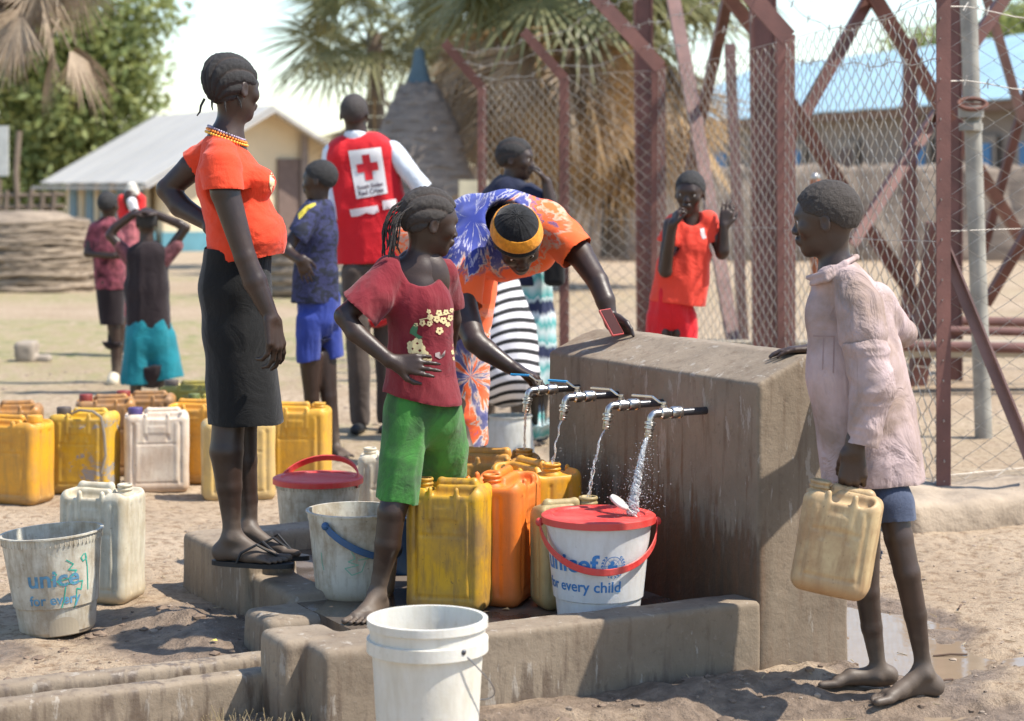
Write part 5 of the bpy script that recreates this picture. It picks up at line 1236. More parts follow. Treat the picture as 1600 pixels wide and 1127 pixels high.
for pts in (((-.03, -.1, -.035), (-.035, -.112, -.06), (-.03, -.12, -.082), (-.04, -.125, -.095)), ((.01, -.098, -.045), (.012, -.10, -.065), (.014, -.098, -.078)), ((.045, -.07, -.05), (.048, -.07, -.07), (.047, -.066, -.085)), ((.062, -.03, -.03), (.068, -.02, -.05), (.07, -.018, -.07))):
    m.tube([w.HL(*p) for p in pts], [.0042, .0038, .003, .002][:len(pts)] if len(pts) == 4 else [.004, .003, .0018], 6)
m.build('braid_ends', MHAIR, w.e, smooth=True)['kind'] = 'stuff'
mOr = cloth('orange_red_jersey', (.70, .058, .020), .08, .85, 4)
sh = w.ch([(348, 236, 0, 34), (358, 285, 0, 50)], .03, 1.28) + w.ch([(358, 285, 0, 50), (372, 335, 0, 50), (383, 378, 0, 57), (380, 430, 0, 52)], .03, 1.12)
sh += [w.E(404, 287, -.045, 27, 25, 26, .03), w.E(404, 286, .06, 27, 25, 26, .03), w.E(402, 368, 0, 44, 46, 62, .04)]
sh += w.ch([(345, 243, -.12, 27), (345, 262, -.15, 32), (350, 303, -.18, 31)], .03) + w.ch([(335, 238, .12, 26), (312, 252, .15, 27), (285, 276, .17, 27)], .03)
sh += [sub(rc(w.N(354, 216, 0), w.N(366, 160, 0), .055, .06, .01))]
w.mesh('tshirt', sh, h, mOr, cuts=[w.cut(375, 407, 0, (.16, 0, -1), 110), w.cut(352, 296, -.18, (.02, 0, -1), 55), w.cut(303, 262, .16, (-.9, .1, -.55), 45)], fold=.0032, fsc=(14, 14, 26), seed=4, wav=.0015)
skp = w.ch([(372, 400, 0, 55), (367, 450, 0, 56), (370, 520, 0, 54), (388, 700, 0, 58)], .03, 1.12)
w.drape('chest_print', [Dp([(422, 262), (430, 268), (434, 282), (433, 300), (426, 306), (421, 290)])], plain('cream_shirt_print', (.75, .6, .35), .7), dx=4)
mBk = cloth('black_twill', (.0075, .0075, .008), .25, .8, 3, 700)
w.mesh('skirt', skp, h, mBk, cuts=[w.cut(388, 660, 0, (0, 0, -1), 120), w.cut(370, 392, 0, (.12, 0, 1), 110)], fold=.006, fsc=(7, 7, 1.6), seed=12, wav=.002)
# necklaces of beads
mB1 = plain('orange_beads', (.85, .25, .03), .35, 0, .2, 3, 0); mB2 = plain('yellow_beads', (.85, .5, .06), .35); mB3 = plain('violet_white_beads', (.3, .25, .33), .35, 0, .9, 60, 0)
for rr_, dz, mt, nb_ in ((.064, .0, mB1, 40), (.068, -.009, mB2, 42), (.060, .008, mB3, 44)):
    ring = MB()
    for i in range(nb_):
        a = 2*math.pi*i/nb_; c = w.N(354, 211, 0)+Vector((rr_*math.cos(a)*.93, rr_*math.sin(a), dz-.022*math.cos(a)-.002)); ring.sphere(c, .0041, 8, 6)
    o = ring.build('bead_string', mt, w.e, smooth=True)
# sandals
mSan = plain('black_rubber', (.012, .012, .013), .6)
for ax_x, yy, yaw, zz in ((362, 6.07, -13, zk), (387, 6.20, -10, zk-.002)):
    c = Vector((P(ax_x, 846, yy).x, yy, zz-.001)); d = Vector((math.cos(R_(yaw)), math.sin(R_(yaw)), 0)); x = Vector((-d.y, d.x, 0)); m = MB(); outl = []
    for q in np.linspace(0, 2*math.pi, 29)[:-1]: l_ = .067+.132*math.cos(q); outl.append(c+d*l_+x*(.042 if math.cos(q) > 0 else .036)*math.sin(q))
    k = len(outl); m.add([p-UP*.0 for p in outl]+[p-UP*.014 for p in outl], [tuple(range(k)), tuple(reversed(range(k, 2*k)))]+[(i, i+k, (i+1) % k+k, (i+1) % k) for i in range(k)])
    so_ = m.build('sandal', mSan, w.e); tp = c+d*.150+x*.016*(1 if yaw == -13 else -1)
    for sx in (-1, 1): MB().tube([tp+UP*.012, c+d*.09+x*sx*.026+UP*.056, c+d*.045+x*sx*.041+UP*.032, c+d*.03+x*sx*.040], .0045, 6).build('sandal_strap', mSan, w.e, smooth=True)

# ------------------------------------------------------------------ the girl in the maroon shirt
g = Person(5.80, (640, 960), 'girl in maroon flower-print t-shirt and green shorts standing in the trough, hand on hip'); sg = g.s
g.Y = 5.80; B = g.head(g.N(671, 349, 0), (.93, .36, -.16), (.16, 0, 1), .193)
B += g.ch([(664, 372, .0, 23), (655, 400, 0, 20), (655, 425, 0, 24)], .025)
B += g.ch([(655, 428, 0, 27), (652, 450, 0, 37), (655, 520, 0, 34), (660, 610, 0, 30)], .03) + g.ch([(610, 424, -.03, 18), (655, 422, 0, 22), (692, 424, .05, 18)], .03)
B += g.ch([(600, 432, -.04, 21), (575, 462, -.08, 19), (538, 494, -.12, 15.5), (556, 520, -.14, 15), (608, 563, -.17, 11), (622, 570, -.17, 11)], .018)
B += g.hand(g.N(615, 566, -.17), (1, -.03, -.10), (.05, 1, -.2), .142, side=-1, curl=.12, thumb=(.75, .1), spread=.10, curls=(.45, .3, .12, .06))
B += g.ch([(695, 432, .07, 19), (706, 500, .16, 15), (700, 560, .22, 10)], .018)+g.hand(g.N(700, 560, .22), (0, 0, -1), (-1, 0, 0), .14)
B += g.ch([(640, 640, -.03, 24), (625, 760, -.09, 24), (612, 800, -.11, 21.5), (606, 850, -.11, 20), (594, 905, -.10, 13), (589, 930, -.10, 13)], .018)
B += g.ch([(680, 640, .06, 26), (690, 760, .22, 25), (690, 810, .33, 21), (690, 905, .36, 13), (690, 915, .36, 13)], .018)
B += g.foot(g.N(589, 930, -.10), R_(-112), .205, .1225, side=-1)+g.foot(g.N(690, 912, .36), R_(-80), .205, .1225, side=1)
g.mesh('body', B, .0044, g.skin); g.eyes()
MHG = hairmat('dusty_braided_hair', (.022, .018, .016), 420)
g.hair(.0038, .006, line=((-.12, -.045), (-.05, -.03), (-.02, .0), (.02, .03), (.055, .055), (.075, .075), (.11, .09)), rows=10, amp=.0075, mat=MHG)
m = MB(); rr = random.Random(5)
for i in range(20):       # thin braids falling behind the ear
    a = rr.uniform(-.06, .055); z0 = rr.uniform(.0, .045); L = rr.uniform(.10, .155); y0 = -.075-.02*rr.random()-.015
    p = [g.HL(a, y0+.02, z0+.03), g.HL(a*1.1, y0-.022, z0-.01), g.HL(a*1.15, y0-.028+rr.uniform(-.012, .008), z0-L*.55), g.HL(a*1.1+rr.uniform(-.008, .008), y0-.02+rr.uniform(-.012, .018), z0-L)]
    q = []; n = 22
    for j in range(n):
        t = j/(n-1)*3; k = min(2, int(t)); f = t-k; P0, P1, P2, P3 = p[max(0, k-1)], p[k], p[k+1], p[min(3, k+2)]
        q.append(.5*((2*P1)+(P2-P0)*f+(2*P0-5*P1+4*P2-P3)*f*f+(-P0+3*P1-3*P2+P3)*f**3))
    m.tube(q, [.0026+.0007*math.sin(j*2.4) for j in range(n)], 6)
m.build('braids', MHG, g.e, smooth=True)['kind'] = 'stuff'
mMa = cloth('maroon_jersey', (.165, .014, .022), .2, .88, 5, 800, (.21, .035, .04), .6)
sh = g.ch([(653, 437, 0, 38), (655, 480, -.01, 52), (659, 560, -.01, 50), (658, 650, -.01, 68)], .03, .85) + g.ch([(612, 424, -.03, 21), (688, 426, .04, 21)], .03)
sh += g.ch([(608, 428, -.04, 25), (583, 462, -.08, 32), (545, 502, -.11, 38)], .03) + g.ch([(690, 434, .06, 26), (702, 485, .13, 27)], .03)
sh += [sub(el(g.N(660, 404, -.05), (.068, .085, .080), .01))]
g.mesh('tshirt', sh, .0048, mMa, cuts=[g.cut(655, 622, 0, (-.16, 0, -1), 100), g.cut(567, 490, -.1, (-.85, -.1, -.75), 68), g.cut(700, 478, .12, (0, .2, -1), 45)], fold=.0045, fsc=(15, 15, 7), seed=21, wav=.004)
tg = g.last
B2 = [el(g.N(656, 438, .002), (.088, .050, .100), .02)]      # skin of the chest inside the wide neckline
g.mesh('chest', B2, .005, g.skin)
mFl = plain('cream_print_ink', (.62, .50, .26), .8, 0, .15, 20, 0); mFg = plain('green_print_ink', (.05, .15, .07), .8); mFs = plain('grey_print_ink', (.35, .28, .26), .8)
fl = []
def flower(x, y, r, c=5):
    for i in range(c): a = 2*math.pi*i/c+.3; fl.append(disc_poly(x+r*.62*math.cos(a), y+r*.62*math.sin(a), r*.44, 8))
for x, y, r in ((672, 496, 5), (686, 489, 5), (697, 488, 4.5), (683, 499, 5.5), (693, 501, 5.5), (704, 497, 5), (660, 505, 5), (671, 506, 4.5), (687, 517, 6), (700, 507, 4), (650, 508, 3.5), (670, 487, 3.5), (706, 485, 3.5)): flower(x, y, r)
for x, y, r in ((652, 537, 9), (645, 545, 9), (656, 548, 10), (663, 556, 8), (668, 560, 7), (641, 538, 5), (650, 556, 5), (711, 540, 4), (710, 550, 5), (711, 560, 4)): flower(x, y, r, 6)
for a, b in (((655, 500), (712, 488)), ((672, 492), (702, 508)), ((640, 548), (676, 566)), ((668, 483), (676, 505))):
    d = Vector((b[0]-a[0], b[1]-a[1])).normalized(); n_ = Vector((-d.y, d.x))*.7; fl.append([(a[0]-n_.x, -(a[1]-n_.y)), (b[0]-n_.x, -(b[1]-n_.y)), (b[0]+n_.x, -(b[1]+n_.y)), (a[0]+n_.x, -(a[1]+n_.y))])
g.drape('flower_print', fl, mFl, tgt=tg, dx=6)['kind'] = 'stuff'
g.drape('butterfly_print', [Dp([(648, 505), (653, 512), (651, 521), (658, 527), (655, 531), (646, 524), (641, 515)]), Dp([(641, 515), (646, 524), (640, 521)]), Dp([(653, 523), (661, 527), (655, 530)])], mFg, tgt=tg, dx=5)
g.drape('butterfly_print', [Dp([(680, 552), (687, 550), (689, 556), (696, 547), (695, 556), (687, 561), (680, 557)])], mFs, tgt=tg, dx=5)
mGr = cloth('grass_green_cotton', (.055, .21, .04), .25, .9, 5, 700, (.04, .085, .035), .85)
st_ = g.ch([(660, 600, 0, 50), (660, 640, 0, 54)], .03, .85) + g.ch([(640, 640, -.03, 37), (628, 720, -.07, 33), (616, 830, -.10, 33)], .03) + g.ch([(678, 640, .04, 43), (687, 700, .10, 43), (688, 800, .2, 40)], .035)
g.mesh('shorts', st_, .0052, mGr, cuts=[g.cut(620, 783, -.1, (-.12, 0, -1), 62), g.cut(690, 758, .2, (.1, 0, -1), 66), g.cut(660, 596, 0, (0, 0, 1), 80)], fold=.008, fsc=(11, 11, 2.6), seed=31, wav=.004)
tl = g.ch([(688, 735, .15, 37), (686, 790, .2, 36)], .02)
g.mesh('torn_lining', tl, .006, cloth('teal_green_lining', (.02, .22, .12), .3), cuts=[g.cut(690, 768, .2, (.1, 0, -1), 60), g.cut(690, 745, .15, (0, 0, 1), 60)], fold=.004, fsc=(12, 12, 6), seed=33, wav=.006)

# ------------------------------------------------------------------ the bending woman in tie-dye
d_ = Person(6.85, (745, 700), 'woman in orange and blue tie-dye dress bending over the taps, phone in hand'); s_d = d_.s
fh, uh = (.22, -.62, -.75), (.02, -.80, .60)
B = d_.head(d_.N(808, 376, -.33), fh, uh, .215)
B += d_.ch([(800, 352, -.22, 24), (785, 350, -.10, 28)], .03) + d_.ch([(785, 360, -.05, 45), (725, 400, .12, 48), (710, 520, .12, 40)], .03)
B += d_.ch([(868, 368, -.12, 26), (905, 396, -.22, 20.5), (934, 440, -.32, 16), (946, 470, -.36, 14.5), (955, 505, -.38, 10), (957, 508, -.38, 10)], .02)
B += d_.hand(d_.N(958, 494, -.385), (.62, -.15, -.75), (-.2, -.45, -.9), .165, side=-1, curl=.35, thumb=(.8, .1), curls=(.5, .4, .35, .35))
B += d_.ch([(722, 405, -.20, 26), (722, 480, -.32, 23), (742, 533, -.42, 17), (760, 548, -.43, 16), (803, 577, -.45, 10.5)], .02)
B += d_.hand(d_.N(800, 573, -.45), (.92, -.1, -.40), (.1, 0, -1), .165, side=1, curl=.65, thumb=(.4, .4), curls=(.85, .8, .7, .55))
B += d_.ch([(715, 520, .12, 30), (720, 600, .10, 24), (722, 690, .05, 15), (735, 722, .0, 13)], .02) + d_.ch([(735, 540, .2, 26), (738, 610, .15, 20), (738, 690, .1, 13)], .02)
d_.mesh('body', B, .0055, d_.skin); d_.eyes()
# tie-dye
t = NT('tie_dye_cotton'); sep = t.n('ShaderNodeSeparateXYZ'); t.l(t.co.outputs['Object'], sep.inputs[0])
def burst(cx, cz, kr, ka, seed):
    dx = t.math('SUBTRACT', sep.outputs[0], cx); dz = t.math('SUBTRACT', sep.outputs[2], cz); r2 = t.math('SQRT', t.math('ADD', t.math('MULTIPLY', dx, dx), t.math('MULTIPLY', dz, dz)))
    an = t.math('ARCTAN2', dz, dx); cb = t.n('ShaderNodeCombineXYZ'); t.l(t.math('MULTIPLY', r2, kr), cb.inputs[0]); t.l(t.math('MULTIPLY', an, ka), cb.inputs[1]); cb.inputs[2].default_value = seed
    return r2, t.noise(cb.outputs[0], 1.0, 5, .62, .5)
def rel(px, py): p = d_.N(px, py)-d_.o; return p.x, p.z
cx, cz = rel(742, 338); r2, n = burst(cx, cz, 8, 3.0, 1.3)
q = t.math('ADD', t.math('MULTIPLY', t.math('SUBTRACT', n, .5), 1.15), t.math('MULTIPLY', r2, 2.35))
c1 = t.ramp(q, [(.06, (.03, .05, .30)), (.19, (.025, .045, .28)), (.22, (.50, .48, .56)), (.25, (.03, .04, .22)), (.33, (.04, .05, .22)), (.37, (.50, .42, .40)), (.41, (.72, .13, .03)), (.45, (.07, .08, .22)), (.50, (.80, .14, .02)), (.56, (.78, .09, .02)), (.60, (.55, .36, .25)), (.66, (.82, .13, .02))])
cx, cz = rel(735, 590); r3, n3 = burst(cx, cz, 11, 2.6, 4.1); q3 = t.math('ADD', n3, t.math('MULTIPLY', r3, .25))
c2 = t.ramp(q3, [(.36, (.05, .06, .22)), (.46, (.14, .13, .25)), (.52, (.62, .50, .42)), (.56, (.80, .14, .03)), (.66, (.75, .10, .03)), (.74, (.10, .10, .30))])
lowm = t.ramp(sep.outputs[2], [(0, 1), (1, 0)]); zz = rel(0, 480)[1]; mk = t.math('MINIMUM', t.math('MAXIMUM', t.math('MULTIPLY', t.math('SUBTRACT', zz, sep.outputs[2]), 12.0), 0.0), 1.0)
c = t.mix(mk, c1, c2)
ox, oz = rel(868, 372)      # dipped solid orange sleeves and hem
s1_ = t.math('MULTIPLY', t.math('SUBTRACT', t.math('ADD', sep.outputs[0], t.math('MULTIPLY', t.math('SUBTRACT', n, .5), .12)), ox+.012), 40.0); s2_ = t.math('MULTIPLY', t.math('SUBTRACT', rel(0, 418)[1]+.0, t.math('SUBTRACT', sep.outputs[2], t.math('MULTIPLY', t.math('SUBTRACT', n, .5), .22))), 40.0)
s2_ = t.math('MULTIPLY', s2_, t.math('MINIMUM', t.math('MAXIMUM', t.math('MULTIPLY', t.math('SUBTRACT', sep.outputs[2], zz+.005), 60.0), 0.0), 1.0))
mo = t.math('MINIMUM', t.math('MAXIMUM', t.math('MAXIMUM', s1_, s2_), 0.0), 1.0)
c = t.mix(mo, c, (.86, .105, .012)); t.set(Base_Color=c, Roughness=.8); t.b.inputs['Sheen Weight'].default_value = .1; t.bump(t.noise(t.coord(), 500, 2), .25, .002); mTie = t.m
dr = d_.ch([(785, 358, -.12, 56), (745, 368, .02, 64), (712, 400, .14, 68), (712, 470, .16, 62)], .05) + d_.ch([(712, 470, .16, 60), (722, 560, .14, 44), (722, 760, .10, 38)], .04)
dr += d_.ch([(800, 345, -.12, 44), (850, 355, -.12, 40), (880, 375, -.18, 32), (905, 398, -.24, 31)], .04) + d_.ch([(750, 375, -.14, 46), (722, 410, -.22, 36), (718, 520, -.34, 33)], .04) + d_.ch([(790, 395, -.02, 46), (835, 395, -.08, 32)], .05)
dr += d_.ch([(665, 385, .15, 36), (640, 375, .18, 30)], .04)
dr += [sub(rc(d_.N(782, 345, -.14), d_.N(800, 340, -.34), .062, .075, .012))]
d_.mesh('dress', dr, .0055, mTie, cuts=[d_.cut(725, 696, .1, (.05, 0, -1), 90), d_.cut(897, 398, -.24, (.75, -.3, -.65), 52), d_.cut(718, 474, -.32, (.0, -.3, -1), 50)], fold=.006, fsc=(8, 8, 8), seed=44, wav=.003)
# knitted cap: black crown with ribs, orange band, black brim
k = d_.hk; A = d_.hR; m = MB(); cen = d_.HL(0, -.008, .02); r_, f_, u_ = [Vector(A[:, i]) for i in range(3)]
def ell(th, ph, g=0.0): # th from crown
    a, b, c = .078*k+g, .099*k+g, .098*k+g; return cen+r_*(a*math.sin(th)*math.cos(ph))+f_*(b*math.sin(th)*math.sin(ph))+u_*(c*math.cos(th))
def band(t0, t1, mat, name, g, tilt=.16, nr=26, ribs=0, fine=0):
    V = []; Q = []; na = 96
    for i in range(nr+1):
        for j in range(na):
            ph = 2*math.pi*j/na; th = t0+(t1-t0)*i/nr; th2 = th+tilt*math.sin(ph)*(th/1.5)*-1
            gg = g+(.0022 if ribs and (j % (na//ribs)) < 1 else 0)+.0011*abs(math.sin(i*1.57))*(1 if j % 2 else .2)
            V.append(ell(th2, ph, gg)-d_.o)
    for i in range(nr):
        for j in range(na): Q.append((i*na+j, (i+1)*na+j, (i+1)*na+(j+1) % na, i*na+(j+1) % na))
    o = link(name, mesh(V, Q), mat, d_.e); o.modifiers.new('s', 'SOLIDIFY').thickness = -.003; return o
mCb = cloth('black_knit', (.010, .010, .011), .4, .95, 60, 300); mCo = cloth('orange_knit', (.62, .24, .02), .25, .9, 60, 300)
band(0.01, 1.0, mCb, 'cap_crown', .006, ribs=12); band(1.0, 1.42, mCo, 'cap_band', .0095, nr=16); band(1.40, 1.66, mCb, 'cap_brim', .004, nr=10)
ph_ = empty('phone', d_.N(948, 490, -.47), 'red-cased phone held against the wall top by the bending woman', 'phone')
Rm = Matrix.Rotation(R_(-28), 3, 'Y') @ Matrix.Rotation(R_(-25), 3, 'X') @ Matrix.Rotation(R_(44), 3, 'Z')
c = d_.N(955, 504, -.45); o = MB().box((0, 0, 0), (.050, .009, .10), Rm).shift((0, 0, 0)).build('phone_case', plain('coral_case', (.5, .07, .06), .4), None, world=False, bevel=.003); o.parent = ph_; o.location = c-ph_.location
o = MB().box(Rm @ Vector((0, -.0052, 0)), (.042, .002, .092), Rm).build('phone_screen', plain('dark_screen', (.05, .018, .018), .6, spec=.05), None, world=False); o.parent = ph_; o.location = c-ph_.location

# ------------------------------------------------------------------ the boy in the pink shirt
b = Person(5.30, (1385, 1090), 'barefoot boy in dirty pale pink shirt leaning on the wall, holding a cream jerrycan', None, (.040, .0230, .0165))
B = b.head(b.N(1290, 345, 0), (-.95, .28, -.10), (-.05, 0, 1), .197)
B += b.ch([(1302, 375, .0, 23), (1308, 425, .0, 21)], .025) + b.ch([(1308, 430, 0, 30), (1335, 560, 0, 45), (1380, 740, 0, 30)], .03)
B += b.ch([(1340, 475, -.12, 24), (1360, 590, -.16, 19), (1336, 690, -.17, 14), (1334, 705, -.17, 14)], .02)
B += b.hand(b.N(1334, 698, -.17), (-.03, 0, -1), (.1, 1, 0), .172, side=-1, curl=.5, thumb=(.25, .9), curls=(.85, .85, .82, .78), spread=.02)
B += b.ch([(1362, 478, .08, 22), (1402, 522, .24, 16), (1272, 546, .37, 12)], .02)+b.hand(b.N(1274, 545, .37), (-1, 0, -.03), (0, 0, -1), .14, side=-1, curl=.22)
B += b.ch([(1352, 740, .03, 27), (1352, 860, .06, 23), (1355, 925, .05, 19), (1362, 980, .05, 16.5), (1372, 1040, .05, 12), (1373, 1052, .05, 12.5)], .02)
B += b.ch([(1385, 740, -.04, 26), (1404, 840, -.07, 22), (1417, 895, -.08, 20), (1430, 960, -.06, 17.5), (1441, 1030, -.05, 12), (1443, 1048, -.05, 12.5)], .02)
def gzz(x, y): return float(gz(np.array([x]), np.array([y]))[0])
a1 = b.N(1370, 1056, .05); a2 = b.N(1443, 1052, -.05)
B += b.foot(a1, R_(187), .215, gzz(a1.x-.08, a1.y)+.002, side=1) + b.foot(a2, R_(205), .225, gzz(a2.x-.08, a2.y)+.002, side=1)
b.mesh('body', B, .0044, b.skin); b.eyes()
b.hair(.0042, .009, line=((-.12, -.03), (-.06, -.03), (-.03, -.005), (.02, .02), (.055, .03), (.072, .066), (.11, .075)), noise=.0016, mat=hairmat('dusty_brown_black_hair', (.022, .017, .014), 260))
mPk = cloth('dirty_pink_cotton', (.45, .345, .34), .12, .9, 2.6, 900, (.25, .18, .14), .85, sheen=0, wr=.55, wst=(1, 1, .5), wsc=8)
ps = b.ch([(1306, 444, 0, 36), (1314, 490, 0, 53), (1332, 580, 0, 72), (1358, 700, 0, 76), (1370, 830, 0, 84)], .04, .8)
ps += b.ch([(1316, 430, 0, 26), (1336, 468, .0, 37), (1364, 545, .06, 42), (1378, 640, .04, 54), (1405, 800, .02, 50)], .05) 
ps += b.ch([(1364, 474, .08, 34), (1392, 506, .15, 30), (1409, 521, .24, 26), (1392, 530, .29, 23)], .04)
ps += b.ch([(1298, 430, -.05, 16), (1328, 446, -.08, 28), (1342, 480, -.12, 36), (1348, 522, -.14, 38)], .04)
ps += [sub(rc(b.N(1300, 420, 0), b.N(1290, 350, -.02), .050, .075, .012))]
b.mesh('shirt', ps, .0055, mPk, cuts=[b.cut(1370, 752, 0, (-.0, .0, -1), 150)], fold=.0042, fsc=(10, 10, 3), seed=52, wav=.003)
tb = b.last
sl_ = b.ch([(1352, 548, -.15, 36), (1364, 602, -.17, 34), (1350, 672, -.17, 26), (1340, 720, -.17, 25)], .03)
b.mesh('sleeve', sl_, .0048, mPk, cuts=[b.cut(1345, 695, -.17, (-.2, 0, -1), 48), b.cut(1352, 532, -.18, (-.25, 0, 1), 62)], fold=.0052, fsc=(8, 8, 20), seed=57, wav=.003)
b.drape('sleeve_tear', [Dp([(1302, 514), (1320, 523), (1345, 524), (1366, 514), (1381, 496), (1374, 517), (1349, 531), (1318, 529)])], cloth('shaded_lining', (.16, .11, .115)), tgt=tb, dx=8, off=.012) if False else None
cl = b.ch([(1262, 434, -.03, 4), (1290, 427, -.085, 4.5), (1320, 412, -.07, 5), (1338, 402, .0, 4.5), (1325, 402, .06, 4), (1290, 413, .07, 4)], .01) + b.ch([(1268, 444, -.04, 4), (1292, 437, -.09, 4.5), (1326, 421, -.08, 4.5)], .012)
b.mesh('collar', cl, .004, mPk)
b.drape('pocket_seam', [Dp([(1264, 524), (1304, 525), (1304, 527), (1264, 526)]), Dp([(1302, 527), (1304, 527), (1303, 583), (1301, 583)]), Dp([(1286, 528), (1287.5, 528), (1286, 578), (1284.5, 578)])], cloth('dark_seam', (.3, .21, .2)), tgt=tb, dx=8, off=.001)
mNv = cloth('faded_navy', (.06, .075, .12), .25)
b.mesh('shorts', b.ch([(1375, 735, -.01, 34), (1392, 790, -.05, 38), (1402, 850, -.06, 37)], .03)+b.ch([(1352, 735, .03, 34), (1352, 790, .05, 36), (1354, 850, .05, 36)], .02), .0055, mNv, cuts=[b.cut(1395, 812, -.05, (.12, 0, -1), 95)], fold=.005, fsc=(9, 9, 3), seed=61, wav=.003)
# his jerrycan
hc = b.N(1334, 772, -.17); Hh = .285-.016
jc = jerrycan(Vector((0, 0, 0)), 0, mTan, 'small stained cream jerrycan hanging from the hand of the pink-shirted boy', CAN10, sc=(1.0, 1.0, 1.0), group='jerrycans at the tap stand')
Rj = Matrix.Rotation(R_(9.5), 3, 'Y') @ Matrix.Rotation(R_(-16), 3, 'Z'); jc.rotation_euler = Rj.to_euler(); jc.location = hc-Rj @ Vector((.022, 0, .265))

# ------------------------------------------------------------------ background figures (out of focus)
def legs_simple(p, chains): 
    r = []
    for c in chains: r += p.ch(c, .02)
    return r
# boy in navy shirt
n_ = Person(9.9, (505, 715), 'boy in navy patterned shirt and blue shorts standing with arms folded, facing left'); 
B = n_.head(n_.N(499, 283, 0), (-.94, .25, -.05), (0, 0, 1), .198)+n_.ch([(500, 305, 0, 13), (500, 330, 0, 13), (495, 460, 0, 24)], .02)
B += n_.ch([(480, 345, -.13, 13), (455, 378, -.17, 10), (448, 392, -.2, 9.5), (470, 408, -.26, 7)], .015)+n_.hand(n_.N(468, 400, -.26), (.35, 0, -.9), (0, 1, 0), .15, curl=.2)
B += n_.ch([(485, 560, -.03, 18), (487, 620, -.02, 12), (495, 700, 0, 8)], .02)+n_.ch([(508, 555, .05, 18), (514, 620, .03, 13), (524, 700, .02, 8)], .02)
B += n_.foot(n_.N(524, 700, .02), R_(-60), .2, gzz(n_.N(524, 0).x, 9.85), 1)+n_.foot(n_.N(495, 700, 0), R_(200), .2, gzz(n_.N(495, 0).x, 9.9), 1)
n_.mesh('body', B, .007, n_.skin); n_.hair(.0065, .007)
t = NT('navy_camouflage'); v = t.coord((1, 1, 1.3)); q = t.noise(v, 22, 3, .6, .8)
t.set(Base_Color=t.ramp(q, [(.40, (.008, .010, .022)), (.47, (.013, .017, .045)), (.55, (.035, .038, .12)), (.62, (.016, .02, .055))]), Roughness=.85); mCam = t.m
n_.mesh('tshirt', n_.ch([(497, 330, 0, 26), (495, 370, 0, 33), (493, 430, 0, 35), (492, 500, 0, 39)], .03, .9)+n_.ch([(485, 332, -.1, 17), (470, 362, -.15, 18), (462, 378, -.17, 17)], .03)+[sub(rc(n_.N(498, 318), n_.N(496, 290), .045, .06, .01))], .007, mCam, cuts=[n_.cut(492, 473, 0, (0, 0, -1), 60), n_.cut(461, 366, -.17, (-.6, 0, -.7), 26)], fold=.006, seed=3)
n_.drape('shoulder_stripe', [Dp([(462, 338), (478, 322), (492, 316), (494, 320), (482, 328), (468, 343)])], plain('yellow_trim', (.6, .48, .05), .8), dx=5)
n_.mesh('shorts', n_.ch([(499, 470, 0, 33), (499, 495, 0, 33)], .03, .9)+n_.ch([(484, 500, -.05, 20), (480, 600, -.05, 18)], .012)+n_.ch([(514, 500, .06, 21), (522, 590, .06, 19)], .012), .007, cloth('royal_blue_mesh', (.03, .05, .24), .3), cuts=[n_.cut(500, 562, 0, (.08, 0, -1), 60)], fold=.008, fsc=(16, 16, 4), seed=5, wav=.004)
# red cross man
r = Person(10.9, (580, 675), 'man seen from behind in a red vest with a white panel and red cross')
B = r.head(r.N(554, 180, 0), (.15, .98, 0), (0, 0, 1), .225)+r.ch([(556, 200, 0, 16), (560, 230, 0, 18), (575, 400, 0, 30)], .02)
B += r.ch([(618, 245, 0, 13), (650, 285, -.05, 10), (668, 305, -.05, 9), (640, 330, -.02, 7)], .015)+r.hand(r.N(642, 326), (-.9, 0, -.3), (0, 1, 0), .17)
r.mesh('body', B, .008, r.skin); r.hair(.0075, .0035, mat=hairmat('shaved_hair', (.022, .018, .017), 200))
mWs = cloth('pale_blue_white_shirt', (.62, .66, .72), .06)
r.mesh('shirt', r.ch([(556, 214, 0, 19), (558, 226, 0, 20)], .01)+r.ch([(612, 236, 0, 17), (640, 270, -.04, 15), (664, 300, -.05, 15)], .02)+r.ch([(520, 240, 0, 17), (513, 290, -.02, 15), (516, 340, -.05, 14)], .02)+[sub(rc(r.N(555, 200), r.N(555, 190), .052, .06, .01))], .008, mWs, cuts=[r.cut(663, 298, -.05, (.7, 0, -.7), 24)], fold=.004, seed=8)
mVe = cloth('red_vest', (.55, .010, .018), .08, .7)
r.mesh('vest', r.ch([(535, 240, 0, 25), (590, 236, 0, 25)], .05)+r.ch([(564, 250, 0, 40), (572, 330, 0, 52), (580, 460, 0, 55)], .06, .62)+r.ch([(536, 255, 0, 26), (545, 330, 0, 26), (548, 450, 0, 26)], .04)+r.ch([(597, 250, 0, 25), (610, 330, 0, 26), (616, 450, 0, 26)], .04)+[sub(rc(r.N(556, 215), r.N(555, 195), .062, .06, .012))], .008, mVe, cuts=[r.cut(583, 411, 0, (.03, 0, -1), 90)], fold=.006, fsc=(9, 9, 5), seed=9)
tv = r.last
def quadmap(u, v): # patch coords 0..1 → px
    a, b_, c_, dd = (544, 236), (595, 230), (606, 302), (557, 311); x = (a[0]*(1-u)+b_[0]*u)*(1-v)+(dd[0]*(1-u)+c_[0]*u)*v; y = (a[1]*(1-u)+b_[1]*u)*(1-v)+(dd[1]*(1-u)+c_[1]*u)*v; return x, y
def qp(pts): return [(quadmap(*p)[0], -quadmap(*p)[1]) for p in pts]
r.drape('back_panel', [qp([(0, 0), (1, 0), (1, 1), (0, 1)])], plain('white_panel', (.72, .69, .68), .7), tgt=tv, dx=6, off=.004)
mRc = plain('cross_red', (.55, .01, .02), .7)
